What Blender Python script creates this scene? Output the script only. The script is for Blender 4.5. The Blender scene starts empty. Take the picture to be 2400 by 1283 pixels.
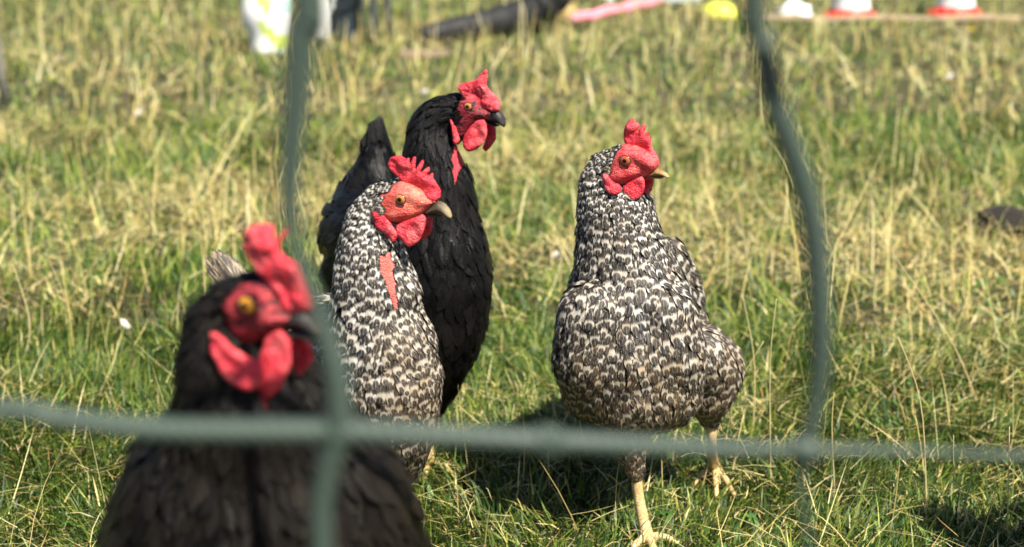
import bpy, bmesh, math, random
import numpy as np
from mathutils import Vector, Matrix, noise as mnoise
from mathutils.bvhtree import BVHTree
from mathutils.geometry import delaunay_2d_cdt

random.seed(7)
rng = np.random.default_rng(7)
scene = bpy.context.scene
COL = scene.collection

# ------------------------------------------------------------------ camera
CAM_H, PITCH, FPX = 0.75, math.radians(16.9), 3297.0      # FPX: focal length in pixels of a 2400 wide frame
cam_data = bpy.data.cameras.new('camera')
cam = bpy.data.objects.new('camera', cam_data)
COL.objects.link(cam)
cam.location = (0, 0, CAM_H)
cam.rotation_euler = (math.pi / 2 - PITCH, 0, 0)
cam_data.sensor_width = 36.0
cam_data.lens = 36.0 * FPX / 2400.0
cam_data.clip_start = 0.02
cam_data.clip_end = 500
cam_data.dof.use_dof = True
cam_data.dof.focus_distance = 1.43
cam_data.dof.aperture_fstop = 4.6
scene.camera = cam

# ------------------------------------------------------------------ light
SUN_EL = math.radians(55)
SUN_DIR = Vector((0.60, -0.80, 0)).normalized() * math.cos(SUN_EL) + Vector((0, 0, math.sin(SUN_EL)))
world = bpy.data.worlds.new('World')
scene.world = world
world.use_nodes = True
wn = world.node_tree
bg = wn.nodes['Background']
sky = wn.nodes.new('ShaderNodeTexSky')
sky.sky_type = 'NISHITA'
sky.sun_disc = False
sky.sun_elevation = SUN_EL
sky.sun_rotation = math.atan2(SUN_DIR.x, SUN_DIR.y)
wn.links.new(sky.outputs[0], bg.inputs[0])
bg.inputs[1].default_value = 0.055
sun_data = bpy.data.lights.new('sun', 'SUN')
sun_data.energy = 5.0
sun_data.angle = math.radians(0.53)
sun_data.color = (1.0, 0.93, 0.80)
sun = bpy.data.objects.new('sun', sun_data)
COL.objects.link(sun)
sun.rotation_euler = (-SUN_DIR).to_track_quat('-Z', 'Y').to_euler()
scene.view_settings.view_transform = 'Standard'
scene.view_settings.look = 'None'
scene.view_settings.exposure = 1.18
scene.view_settings.gamma = 1.0
scene.cycles.use_denoising = True
scene.cycles.max_bounces = 6
scene.cycles.transparent_max_bounces = 8

# ------------------------------------------------------------------ helpers
CAMP = Vector((0, 0, CAM_H))
FWD = Vector((0, math.cos(PITCH), -math.sin(PITCH)))
UPV = Vector((0, math.sin(PITCH), math.cos(PITCH)))


def ray(px, py):
    return FWD + Vector((1, 0, 0)) * ((px - 1200.0) / FPX) - UPV * ((py - 641.5) / FPX)


def P(px, py, Y):
    """photo pixel + world distance -> world point"""
    d = ray(px, py)
    return CAMP + d * (Y / d.y)


def G(px, py, z=0.0):
    """photo pixel -> point on the ground"""
    d = ray(px, py)
    return CAMP + d * ((z - CAM_H) / d.z)


def mpp(p):
    """metres per photo pixel at a world point"""
    return (p - CAMP).dot(FWD) / FPX


def to_px(p):
    q = p - CAMP
    k = FPX / q.dot(FWD)
    return 1200 + q.x * k, 641.5 - q.dot(UPV) * k


def tag(o, label=None, cat=None, group=None, kind=None):
    if label: o['label'] = label
    if cat: o['category'] = cat
    if group: o['group'] = group
    if kind: o['kind'] = kind
    return o


def empty(name, loc):
    o = bpy.data.objects.new(name, None)
    o.location = loc
    o.empty_display_size = 0.05
    COL.objects.link(o)
    return o


def link(name, me, mats, parent=None, smooth=True):
    """world-space mesh -> object; under a parent it is moved into the parent's space"""
    if not isinstance(mats, (list, tuple)): mats = [mats]
    for m in mats: me.materials.append(m)
    if smooth and len(me.polygons):
        me.polygons.foreach_set('use_smooth', [True] * len(me.polygons))
    o = bpy.data.objects.new(name, me)
    COL.objects.link(o)
    if parent is not None:
        root = parent
        off = Vector((0, 0, 0))
        while root is not None:
            off += root.location
            root = root.parent
        me.transform(Matrix.Translation(-off))
        o.parent = parent
    return o


def pymesh(name, verts, faces):
    me = bpy.data.meshes.new(name)
    me.from_pydata([tuple(v) for v in verts], [], faces)
    me.update()
    return me


def np_mesh(name, V, T, cols=None, uv=None):
    """triangle/quad soup from numpy arrays; cols = per point colour 'fc'"""
    me = bpy.data.meshes.new(name)
    n, k = T.shape
    me.vertices.add(len(V))
    me.vertices.foreach_set('co', np.ascontiguousarray(V, dtype=np.float32).ravel())
    me.loops.add(n * k)
    me.loops.foreach_set('vertex_index', np.ascontiguousarray(T, dtype=np.int32).ravel())
    me.polygons.add(n)
    me.polygons.foreach_set('loop_start', np.arange(0, n * k, k, dtype=np.int32))
    me.polygons.foreach_set('loop_total', np.full(n, k, dtype=np.int32))
    me.update(calc_edges=True)
    if cols is not None:
        a = me.attributes.new('fc', 'FLOAT_COLOR', 'POINT')
        a.data.foreach_set('color', np.ascontiguousarray(cols, dtype=np.float32).ravel())
    if uv is not None:
        l = me.uv_layers.new(name='UVMap')
        l.data.foreach_set('uv', np.ascontiguousarray(uv[T.ravel()], dtype=np.float32).ravel())
    return me


def tube_geo(pts, radii, seg=10, squash=None):
    """lofted tube through pts; returns verts, faces"""
    pts = [Vector(p) for p in pts]
    V, F = [], []
    prev = None
    for i, p in enumerate(pts):
        t = (pts[min(i + 1, len(pts) - 1)] - pts[max(i - 1, 0)]).normalized()
        if prev is None:
            a = Vector((0, 0, 1)) if abs(t.z) < 0.9 else Vector((0, 1, 0))
            u = t.cross(a).normalized()
        else:
            u = (prev - t * prev.dot(t)).normalized()
        prev = u
        w = t.cross(u)
        for k in range(seg):
            an = 2 * math.pi * k / seg
            V.append(p + (u * math.cos(an) + w * math.sin(an)) * radii[i])
    n = len(pts)
    for i in range(n - 1):
        for k in range(seg):
            a, b = i * seg + k, i * seg + (k + 1) % seg
            F.append((a, b, b + seg, a + seg))
    F.append(tuple(range(seg))[::-1])
    F.append(tuple((n - 1) * seg + k for k in range(seg)))
    return V, F


def smooth_path(ctrl, n):
    """Catmull-Rom through control tuples -> n points (numpy)"""
    c = np.array([tuple(x) for x in ctrl], dtype=float)
    m = len(c)
    out = []
    for s in np.linspace(0, m - 1, n):
        i = min(int(s), m - 2)
        t = s - i
        p0, p1, p2, p3 = c[max(i - 1, 0)], c[i], c[i + 1], c[min(i + 2, m - 1)]
        out.append(0.5 * ((2 * p1) + (-p0 + p2) * t + (2 * p0 - 5 * p1 + 4 * p2 - p3) * t * t
                          + (-p0 + 3 * p1 - 3 * p2 + p3) * t ** 3))
    return np.array(out)


def lathe(prof, seg=40, center=(0, 0, 0)):
    V, F = [], []
    c = Vector(center)
    for r, z in prof:
        for k in range(seg):
            a = 2 * math.pi * k / seg
            V.append(c + Vector((r * math.cos(a), r * math.sin(a), z)))
    for i in range(len(prof) - 1):
        for k in range(seg):
            a, b = i * seg + k, i * seg + (k + 1) % seg
            F.append((a, b, b + seg, a + seg))
    return V, F


# ---- node helpers
class N:
    def __init__(self, name):
        self.mat = bpy.data.materials.new(name)
        self.mat.use_nodes = True
        self.t = self.mat.node_tree
        self.bsdf = self.t.nodes['Principled BSDF']
        self.out = self.t.nodes['Material Output']

    def node(self, kind, **kw):
        n = self.t.nodes.new(kind)
        for k, v in kw.items(): setattr(n, k, v)
        return n

    def put(self, sock, val):
        if isinstance(val, bpy.types.NodeSocket): self.t.links.new(val, sock)
        elif isinstance(val, (tuple, list)) and len(val) == 3 and sock.type == 'RGBA': sock.default_value = (*val, 1)
        else: sock.default_value = val

    def m(self, op, a, b=0.0, c=0.0, clamp=False):
        n = self.node('ShaderNodeMath', operation=op, use_clamp=clamp)
        self.put(n.inputs[0], a); self.put(n.inputs[1], b); self.put(n.inputs[2], c)
        return n.outputs[0]

    def step(self, x, lo, hi, to0=0.0, to1=1.0):
        n = self.node('ShaderNodeMapRange', interpolation_type='SMOOTHSTEP')
        self.put(n.inputs[0], x)
        for i, v in enumerate((lo, hi, to0, to1)): self.put(n.inputs[1 + i], v)
        return n.outputs[0]

    def mix(self, f, a, b):
        n = self.node('ShaderNodeMix', data_type='RGBA')
        self.put(n.inputs[0], f); self.put(n.inputs[6], a); self.put(n.inputs[7], b)
        return n.outputs[2]

    def noise(self, vec=None, scale=5.0, detail=3.0, rough=0.55):
        n = self.node('ShaderNodeTexNoise')
        if vec is not None: self.put(n.inputs['Vector'], vec)
        n.inputs['Scale'].default_value = scale
        n.inputs['Detail'].default_value = detail
        n.inputs['Roughness'].default_value = rough
        return n.outputs[0]

    def obj(self):
        return self.node('ShaderNodeTexCoord').outputs['Object']

    def attr(self, name='fc'):
        n = self.node('ShaderNodeAttribute', attribute_name=name)
        s = self.node('ShaderNodeSeparateColor')
        self.t.links.new(n.outputs['Color'], s.inputs[0])
        return n.outputs['Color'], s.outputs[0], s.outputs[1], s.outputs[2]

    def bump(self, h, dist=0.001, strength=1.0, normal=None):
        n = self.node('ShaderNodeBump')
        n.inputs['Strength'].default_value = strength
        n.inputs['Distance'].default_value = dist
        self.put(n.inputs['Height'], h)
        if normal is not None: self.put(n.inputs['Normal'], normal)
        return n.outputs[0]

    def set(self, **kw):
        for k, v in kw.items():
            self.put(self.bsdf.inputs[k.replace('_', ' ')], v)
        return self.mat


def simple_mat(name, col, rough=0.6, var=0.15, scale=30.0, bump=0.0, spec=0.5):
    n = N(name)
    f = n.noise(n.obj(), scale, 4)
    lo = tuple(c * (1 - var) for c in col)
    hi = tuple(min(c * (1 + var), 0.95) for c in col)
    kw = {}
    if bump: kw['Normal'] = n.bump(f, bump)
    n.set(Base_Color=n.mix(f, lo, hi), Roughness=rough, **kw)
    n.bsdf.inputs['Specular IOR Level'].default_value = spec
    return n.mat


# ------------------------------------------------------------------ materials
def mat_skin(name, red, pale, dark, pale_amt=0.3, dark_amt=0.2, gran=800.0, bump=0.0009):
    n = N(name)
    co = n.obj()
    big = n.noise(co, 60, 4, 0.6)
    mid = n.noise(co, 190, 4, 0.65)
    v = n.node('ShaderNodeTexVoronoi')
    n.put(v.inputs['Vector'], co)
    v.inputs['Scale'].default_value = gran
    v2 = n.node('ShaderNodeTexVoronoi', feature='DISTANCE_TO_EDGE')
    n.put(v2.inputs['Vector'], co)
    v2.inputs['Scale'].default_value = gran * 0.45
    c = n.mix(n.m('MULTIPLY', n.step(big, 0.42, 0.68), pale_amt), red, pale)
    c = n.mix(n.m('MULTIPLY', n.step(mid, 0.5, 0.72), dark_amt), c, dark)
    wr = n.node('ShaderNodeTexNoise')
    mp = n.node('ShaderNodeMapping')
    mp.inputs['Scale'].default_value = (0.55, 0.55, 1.7)
    mp.inputs['Rotation'].default_value = (0, 0.35, 0)
    n.put(mp.inputs[0], co)
    n.put(wr.inputs['Vector'], mp.outputs[0])
    wr.inputs['Scale'].default_value = 170
    wr.inputs['Detail'].default_value = 3
    wr.inputs['Distortion'].default_value = 1.6
    h = n.m('ADD', n.m('MULTIPLY', v.outputs['Distance'], -0.9), n.m('MULTIPLY', wr.outputs[0], 1.5))
    c = n.mix(n.m('MULTIPLY', n.step(wr.outputs[0], 0.38, 0.5, 1.0, 0.0), n.m('MULTIPLY', dark_amt, 1.3, clamp=True)), c, dark)
    n.set(Base_Color=c, Roughness=0.38, Normal=n.bump(h, bump))
    n.bsdf.inputs['Subsurface Weight'].default_value = 0.4
    n.bsdf.inputs['Subsurface Radius'].default_value = (0.004, 0.001, 0.001)
    n.bsdf.inputs['Subsurface Scale'].default_value = 0.5
    n.bsdf.inputs['Specular IOR Level'].default_value = 0.36
    return n.mat


def mat_barred(name):
    n = N(name)
    uvn = n.node('ShaderNodeUVMap'); uvn.uv_map = 'UVMap'
    sep = n.node('ShaderNodeSeparateXYZ')
    n.put(sep.inputs[0], uvn.outputs[0])
    u = n.m('MULTIPLY', n.m('SUBTRACT', sep.outputs[0], 0.5), 2.0)
    v = sep.outputs[1]
    col, brown, rnd, lightw = n.attr()
    au = n.m('ABSOLUTE', u)
    # barb streaks run out and towards the tip
    comb = n.node('ShaderNodeCombineXYZ')
    n.put(comb.inputs[0], n.m('MULTIPLY', n.m('SUBTRACT', v, n.m('MULTIPLY', au, 0.35)), 26.0))
    n.put(comb.inputs[1], n.m('MULTIPLY', u, 1.6))
    n.put(comb.inputs[2], n.m('MULTIPLY', rnd, 90.0))
    barb = n.noise(comb.outputs[0], 1.0, 3, 0.7)
    comb2 = n.node('ShaderNodeCombineXYZ')
    n.put(comb2.inputs[0], n.m('MULTIPLY', u, 11.0))
    n.put(comb2.inputs[1], n.m('MULTIPLY', v, 2.2))
    n.put(comb2.inputs[2], n.m('MULTIPLY', rnd, 50.0))
    streak = n.noise(comb2.outputs[0], 1.0, 3, 0.7)
    vv = n.m('ADD', v, n.m('MULTIPLY', n.m('SUBTRACT', streak, 0.5), 0.22))
    # dark drop at the tip, pale streaky ground beside and above it, dark again at the root
    wob_ = n.m('MULTIPLY', n.m('SUBTRACT', streak, 0.5), 1.0)
    e = n.m('ADD', n.m('POWER', n.m('DIVIDE', au, n.m('SUBTRACT', 0.92, n.m('MULTIPLY', lightw, 0.32))), 2.2),
            n.m('POWER', n.m('DIVIDE', n.m('ABSOLUTE', n.m('SUBTRACT', vv, 0.87)), n.m('SUBTRACT', 0.38, n.m('MULTIPLY', lightw, 0.22))), 2.2))
    spot = n.step(n.m('ADD', e, n.m('MULTIPLY', wob_, 1.5)), 0.45, 1.35, 1.0, 0.0)
    root_ = n.step(n.m('ADD', vv, n.m('MULTIPLY', wob_, 0.25)), 0.34, 0.52, 1.0, 0.0)
    dark = n.m('MAXIMUM', spot, root_)
    shaft = n.step(au, 0.03, 0.09, 0.30, 0.0)
    dark = n.m('MULTIPLY', dark, n.m('SUBTRACT', 1.0, shaft))
    dark = n.m('MULTIPLY', dark, n.step(barb, 0.2, 0.5, 0.80, 1.0))
    light = n.mix(brown, (0.56, 0.54, 0.50), (0.31, 0.24, 0.15))
    light = n.mix(n.step(barb, 0.36, 0.72, 0.0, 0.62), light, (0.13, 0.105, 0.075))
    dk = n.mix(brown, (0.007, 0.007, 0.008), (0.042, 0.026, 0.015))
    c = n.mix(dark, light, dk)
    n.set(Base_Color=c, Roughness=0.55, Normal=n.bump(barb, 0.0006, 0.6))
    n.bsdf.inputs['Specular IOR Level'].default_value = 0.4
    return n.mat


def mat_blackfeather(name, base, edge, rough=0.42, spec=0.14):
    n = N(name)
    uvn = n.node('ShaderNodeUVMap'); uvn.uv_map = 'UVMap'
    sep = n.node('ShaderNodeSeparateXYZ')
    n.put(sep.inputs[0], uvn.outputs[0])
    u = n.m('MULTIPLY', n.m('SUBTRACT', sep.outputs[0], 0.5), 2.0)
    v = sep.outputs[1]
    col, brown, rnd, lw = n.attr()
    au = n.m('ABSOLUTE', u)
    comb = n.node('ShaderNodeCombineXYZ')
    n.put(comb.inputs[0], n.m('MULTIPLY', n.m('SUBTRACT', v, n.m('MULTIPLY', au, 0.35)), 30.0))
    n.put(comb.inputs[1], n.m('MULTIPLY', u, 1.6))
    n.put(comb.inputs[2], n.m('MULTIPLY', rnd, 90.0))
    barb = n.noise(comb.outputs[0], 1.0, 3, 0.7)
    e = n.m('MAXIMUM', n.step(v, 0.86, 1.0), n.step(au, 0.75, 1.0))
    shaft = n.step(au, 0.03, 0.08, 0.8, 0.0)
    f = n.m('MAXIMUM', n.m('MULTIPLY', e, n.step(barb, 0.35, 0.7)), shaft)
    c = n.mix(brown, base, edge)
    c = n.mix(n.m('MULTIPLY', f, 0.55), c, edge)
    n.set(Base_Color=c, Roughness=n.step(barb, 0.3, 0.7, rough - 0.08, rough + 0.2), Normal=n.bump(barb, 0.0007, 0.7))
    n.bsdf.inputs['Specular IOR Level'].default_value = spec
    return n.mat


def mat_underbody(name, dark, pale, skin):
    """skin under the feathers; fc.r = bare red skin"""
    n = N(name)
    col, r, g, b = n.attr()
    co = n.obj()
    f = n.noise(co, 260, 4, 0.7)
    base = n.mix(n.step(f, 0.46, 0.6), dark, pale)
    v = n.node('ShaderNodeTexVoronoi')
    n.put(v.inputs['Vector'], co)
    v.inputs['Scale'].default_value = 620
    sk = n.mix(n.step(n.noise(co, 120, 4), 0.45, 0.7, 0.0, 0.6), skin, tuple(min(1, c * 1.5 + 0.03) for c in skin))
    rr = n.step(n.m('ADD', r, n.m('MULTIPLY', n.m('SUBTRACT', f, 0.5), 1.2)), 0.4, 0.6)
    n.bsdf.inputs['Specular IOR Level'].default_value = 0.2
    n.set(Base_Color=n.mix(rr, base, sk), Roughness=0.7, Normal=n.bump(n.m('ADD', n.m('MULTIPLY', v.outputs['Distance'], -1.0), f), 0.0012))
    return n.mat


def mat_grass(name, rough=0.5, trans=0.35, gloss=0.4):
    n = N(name)
    col, r, g, b = n.attr()
    n.set(Base_Color=col, Roughness=rough)
    n.bsdf.inputs['Specular IOR Level'].default_value = gloss
    tr = n.node('ShaderNodeBsdfTranslucent')
    n.put(tr.inputs[0], col)
    mx = n.node('ShaderNodeMixShader')
    mx.inputs[0].default_value = trans
    n.t.links.new(n.bsdf.outputs[0], mx.inputs[1])
    n.t.links.new(tr.outputs[0], mx.inputs[2])
    n.t.links.new(mx.outputs[0], n.out.inputs[0])
    return n.mat


def mat_beak(name, dark, pale, x_lo, x_hi, axis=0):
    n = N(name)
    sep = n.node('ShaderNodeSeparateXYZ')
    co = n.obj()
    n.put(sep.inputs[0], co)
    f = n.step(n.m('ADD', sep.outputs[axis], n.m('MULTIPLY', n.m('SUBTRACT', n.noise(co, 220, 3), 0.5), 0.006)), x_lo, x_hi)
    n.set(Base_Color=n.mix(f, dark, pale), Roughness=0.5, Normal=n.bump(n.noise(co, 500, 3), 0.0005))
    n.bsdf.inputs['Specular IOR Level'].default_value = 0.3
    return n.mat


def mat_leg(name):
    n = N(name)
    co = n.obj()
    v = n.node('ShaderNodeTexVoronoi', feature='DISTANCE_TO_EDGE')
    mp = n.node('ShaderNodeMapping')
    mp.inputs['Scale'].default_value = (170, 170, 300)
    n.put(mp.inputs[0], co); n.put(v.inputs['Vector'], mp.outputs[0])
    v.inputs['Scale'].default_value = 1.0
    e = n.step(v.outputs[0], 0.0, 0.10)
    c = n.mix(n.step(n.noise(co, 130, 4), 0.4, 0.7), (0.56, 0.38, 0.15), (0.70, 0.55, 0.32))
    c = n.mix(e, (0.48, 0.33, 0.16), c)
    n.set(Base_Color=c, Roughness=0.45, Normal=n.bump(e, 0.0004))
    return n.mat


# ------------------------------------------------------------------ hen builder
class Head:
    """plane of the head: u forward (beak), v up, w towards the near side"""
    def __init__(self, px, py, Y, theta):
        self.O = P(px, py, Y)
        t = math.radians(theta)
        self.u = Vector((math.cos(t), -math.sin(t), 0))
        self.w = Vector((-math.sin(t), -math.cos(t), 0))
        self.v = Vector((0, 0, 1))

    def uv(self, px, py, w=0.0):
        d = ray(px, py)
        o = self.O + self.w * w
        p = CAMP + d * ((o - CAMP).dot(self.w) / d.dot(self.w)) - self.O
        return p.dot(self.u), p.dot(self.v)

    def at(self, u, v, w):
        return self.O + self.u * u + self.v * v + self.w * w


def closed_curve(pts, n_per=5):
    c = np.array(pts, dtype=float)
    m = len(c)
    out = []
    for i in range(m):
        p0, p1, p2, p3 = c[i - 1], c[i], c[(i + 1) % m], c[(i + 2) % m]
        for t in np.linspace(0, 1, n_per, endpoint=False):
            q = 0.5 * ((2 * p1) + (-p0 + p2) * t + (2 * p0 - 5 * p1 + 4 * p2 - p3) * t * t
                       + (-p0 + 3 * p1 - 3 * p2 + p3) * t ** 3)
            lin = p1 + (p2 - p1) * t
            out.append(0.55 * q + 0.45 * lin)
    return np.array(out)


def poly_dist(Q, C):
    """distance of points Q to the closed polyline C"""
    A, B = C, np.roll(C, -1, axis=0)
    d = np.full(len(Q), 1e9)
    for a, b in zip(A, B):
        ab = b - a
        t = np.clip(((Q - a) @ ab) / max(ab @ ab, 1e-18), 0, 1)
        d = np.minimum(d, np.linalg.norm(Q - (a + t[:, None] * ab), axis=1))
    return d


def in_poly(Q, C):
    x, y = Q[:, 0], Q[:, 1]
    ins = np.zeros(len(Q), bool)
    A, B = C, np.roll(C, -1, axis=0)
    for a, b in zip(A, B):
        c = ((a[1] > y) != (b[1] > y)) & (x < (b[0] - a[0]) * (y - a[1]) / (b[1] - a[1] + 1e-15) + a[0])
        ins ^= c
    return ins


def plate(name, head, outline, mat, parent, T, D, w0=0.0, step=0.0016, bend=None, wav=0.0, bumps=(), seed=0):
    """rounded solid with the given outline (pixels) in the head's plane, offset w0 towards the near side"""
    C = np.array([head.uv(x, y, w0) for x, y in closed_curve(outline)])
    lo, hi = C.min(0), C.max(0)
    gx, gy = np.meshgrid(np.arange(lo[0], hi[0], step), np.arange(lo[1], hi[1], step * 0.866))
    gx[1::2] += step / 2
    Q = np.stack([gx.ravel(), gy.ravel()], 1)
    r = np.random.default_rng(seed + 11)
    Q += r.uniform(-0.18, 0.18, Q.shape) * step
    Q = Q[in_poly(Q, C)]
    Q = Q[poly_dist(Q, C) > step * 0.55]
    pts = [Vector(p) for p in np.vstack([C, Q])]
    n = len(C)
    res = delaunay_2d_cdt(pts, [(i, (i + 1) % n) for i in range(n)], [], 1, 1e-7)
    V2, F = np.array([tuple(p) for p in res[0]]), res[2]
    d = poly_dist(V2, C)
    border = d < 1e-6
    k = np.clip(d / D, 0, 1)
    t = T * np.sqrt(np.clip(1 - (1 - k) ** 2, 0, 1))
    if wav:
        t = t * np.array([1 + 0.25 * mnoise.noise(Vector((u * 260 + seed, v * 260, seed * 3.1))) for u, v in V2])
    for (bx, by, br, bh) in bumps:
        bu, bv = head.uv(bx, by, w0)
        dd = np.hypot(V2[:, 0] - bu, V2[:, 1] - bv)
        t = t + np.where(border, 0, bh * np.exp(-(dd / br) ** 2) * np.clip(k * 2, 0, 1))
    top = V2[:, 1].max(); right = V2[:, 0].max()
    W = np.zeros(len(V2))
    if bend: W = np.array([bend(u - lo[0], top - v) for u, v in V2])
    if wav: W = W + np.array([wav * (mnoise.noise(Vector((u * 90 + seed, v * 90, seed)))) for u, v in V2])
    verts, idx = [], {}
    front, back = [], []
    for i, (u, v) in enumerate(V2):
        front.append(len(verts)); verts.append(head.at(u, v, w0 + W[i] + t[i]))
        if border[i]: back.append(front[-1])
        else:
            back.append(len(verts)); verts.append(head.at(u, v, w0 + W[i] - t[i]))
    faces = []
    for f in F:
        faces.append(tuple(front[i] for i in f))
        g = tuple(back[i] for i in f)[::-1]
        if set(g) != set(faces[-1]): faces.append(g)
    me = pymesh(name, verts, faces)
    bm = bmesh.new(); bm.from_mesh(me)
    bmesh.ops.recalc_face_normals(bm, faces=bm.faces)
    bm.to_mesh(me); bm.free()
    return link(name, me, mat, parent)


def plate_w(head, px, py, outline, T, D, w0, bumps=()):
    C = np.array([head.uv(x, y, w0) for x, y in closed_curve(outline)])
    w = 0
    for _ in range(3):
        q = np.array([head.uv(px, py, w0 + w)])
        d = poly_dist(q, C)[0]
        k = min(d / D, 1)
        w = T * math.sqrt(max(0, 1 - (1 - k) ** 2))
        for (bx, by, br, bh) in bumps:
            bu, bv = head.uv(bx, by, w0)
            w += bh * math.exp(-((math.hypot(q[0, 0] - bu, q[0, 1] - bv)) / br) ** 2)
    return w0 + w


def ball_body(name, chains, Y0, voxel=0.0045):
    """one continuous surface grown over chains of ellipsoids (px, py, dY, rx_px[, depth factor, height factor])"""
    bm = bmesh.new()
    for ch in chains:
        full = [tuple(c) + (1.0, 1.0)[len(c) - 4:] if len(c) < 6 else tuple(c) for c in ch]
        for a, b in zip(full[:-1], full[1:]) if len(full) > 1 else [(full[0], full[0])]:
            pa, pb = P(a[0], a[1], Y0 + a[2]), P(b[0], b[1], Y0 + b[2])
            ra, rb = a[3] * mpp(pa), b[3] * mpp(pb)
            n = max(1, int((pa - pb).length / (0.3 * min(ra, rb))))
            for i in range(n + 1):
                t = i / n
                p = pa.lerp(pb, t); r = ra + (rb - ra) * t
                df = a[4] + (b[4] - a[4]) * t; hf = a[5] + (b[5] - a[5]) * t
                bmesh.ops.create_icosphere(bm, subdivisions=2, radius=1.0,
                                           matrix=Matrix.Translation(p) @ Matrix.Diagonal((r, r * df, r * hf, 1)))
    me = bpy.data.meshes.new(name)
    bm.to_mesh(me); bm.free()
    o = bpy.data.objects.new(name, me)
    COL.objects.link(o)
    m = o.modifiers.new('r', 'REMESH'); m.mode = 'VOXEL'; m.voxel_size = voxel
    s = o.modifiers.new('s', 'SMOOTH'); s.factor = 0.5; s.iterations = 6
    dg = bpy.context.evaluated_depsgraph_get()
    out = bpy.data.meshes.new_from_object(o.evaluated_get(dg))
    bpy.data.objects.remove(o)
    bpy.data.meshes.remove(me)
    out.name = name
    return out


UCOL = np.array([-1, -0.62, -0.22, 0.22, 0.62, 1.0])
ROWS = 6


class FeatherSet:
    def __init__(self):
        self.V, self.T, self.UV, self.C = [], [], [], []
        self.n = 0

    def add(self, path, nor, bit, L, W, col, tip=0.30, droop=0.12, rnd=random):
        """path/nor/bit: lists of Vectors along the feather (ROWS of them)"""
        base = self.n
        K = len(UCOL)
        jit = [rnd.uniform(-0.11, 0.06) for _ in range(K)]
        m = len(path) - 1

        def ev(tt):
            s = min(max(tt, 0), 1.12) * m
            i = min(int(s), m - 1)
            f = s - i
            return path[i].lerp(path[i + 1], f), nor[i].lerp(nor[i + 1], min(f, 1)), bit[i].lerp(bit[i + 1], min(f, 1))
        for r in range(ROWS):
            t = r / (ROWS - 1)
            for k, u in enumerate(UCOL):
                tt = t * (1 - tip * abs(u) ** 2.2 + jit[k])
                p, n, b = ev(tt)
                prof = 0.42 + 0.58 * math.sin(min(max(tt, 0) * 1.25 + 0.12, 1.0) * math.pi * 0.5)
                prof *= 1 - 0.30 * max(0, (tt - 0.7) / 0.3) ** 2
                q = p + b * (u * W * 0.5 * prof) - n * (droop * W * 0.5 * u * u)
                self.V.append((q.x, q.y, q.z)); self.UV.append((u * 0.5 + 0.5, min(tt, 1.0))); self.C.append(col)
        for r in range(ROWS - 1):
            for k in range(K - 1):
                a = base + r * K + k
                self.T.append((a, a + 1, a + K)); self.T.append((a + 1, a + K + 1, a + K))
        self.n += ROWS * K
        # loose barbs at the tip
        for k in range(K - 1):
            a = base + (ROWS - 1) * K + k
            for s in range(3):
                f = rnd.uniform(0.05, 0.95)
                va = Vector(self.V[a]).lerp(Vector(self.V[a + 1]), f)
                pr = Vector(self.V[a - K]).lerp(Vector(self.V[a + 1 - K]), f)
                d = (va - pr)
                if d.length < 1e-7: continue
                d = d.normalized() * min(L, 0.03) * rnd.uniform(0.05, 0.24) + bit[-1] * rnd.uniform(-0.05, 0.05) * min(L, 0.03)
                side = bit[-1] * (W * 0.024)
                b0 = va - (va - pr) * 0.5
                for q, uvv in ((b0 - side, 0.9), (b0 + side, 0.9), (va + d, 1.0)):
                    self.V.append((q.x, q.y, q.z)); self.UV.append((0.5 + UCOL[k] * 0.5, uvv)); self.C.append(col)
                self.T.append((self.n, self.n + 1, self.n + 2))
                self.n += 3

    def build(self, name, mat, parent):
        me = np_mesh(name, np.array(self.V), np.array(self.T), np.array(self.C), np.array(self.UV))
        return link(name, me, mat, parent)


def surface_samples(me, spacing_fn, n_try, seed):
    me.calc_loop_triangles()
    nv = len(me.vertices)
    co = np.empty(nv * 3, np.float32); me.vertices.foreach_get('co', co); co = co.reshape(-1, 3)
    tri = np.empty(len(me.loop_triangles) * 3, np.int32); me.loop_triangles.foreach_get('vertices', tri); tri = tri.reshape(-1, 3)
    a, b, c = co[tri[:, 0]], co[tri[:, 1]], co[tri[:, 2]]
    nrm = np.cross(b - a, c - a)
    ar = np.linalg.norm(nrm, axis=1)
    r = np.random.default_rng(seed)
    pick = r.choice(len(tri), n_try, p=ar / ar.sum())
    u, v = r.random(n_try), r.random(n_try)
    f = u + v > 1
    u[f], v[f] = 1 - u[f], 1 - v[f]
    pts = a[pick] + (b - a)[pick] * u[:, None] + (c - a)[pick] * v[:, None]
    sp = spacing_fn(pts)
    cell = float(sp.max())
    grid, out = {}, []
    for i in range(n_try):
        p = pts[i]; s = sp[i]
        k = (int(p[0] // cell), int(p[1] // cell), int(p[2] // cell))
        ok = True
        for dx in (-1, 0, 1):
            for dy in (-1, 0, 1):
                for dz in (-1, 0, 1):
                    for (q, s2) in grid.get((k[0] + dx, k[1] + dy, k[2] + dz), ()):
                        d = (p[0] - q[0]) ** 2 + (p[1] - q[1]) ** 2 + (p[2] - q[2]) ** 2
                        if d < (s if s < s2 else s2) ** 2:
                            ok = False; break
                    if not ok: break
                if not ok: break
            if not ok: break
        if ok:
            grid.setdefault(k, []).append((p, s)); out.append(i)
    return pts[out]


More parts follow.
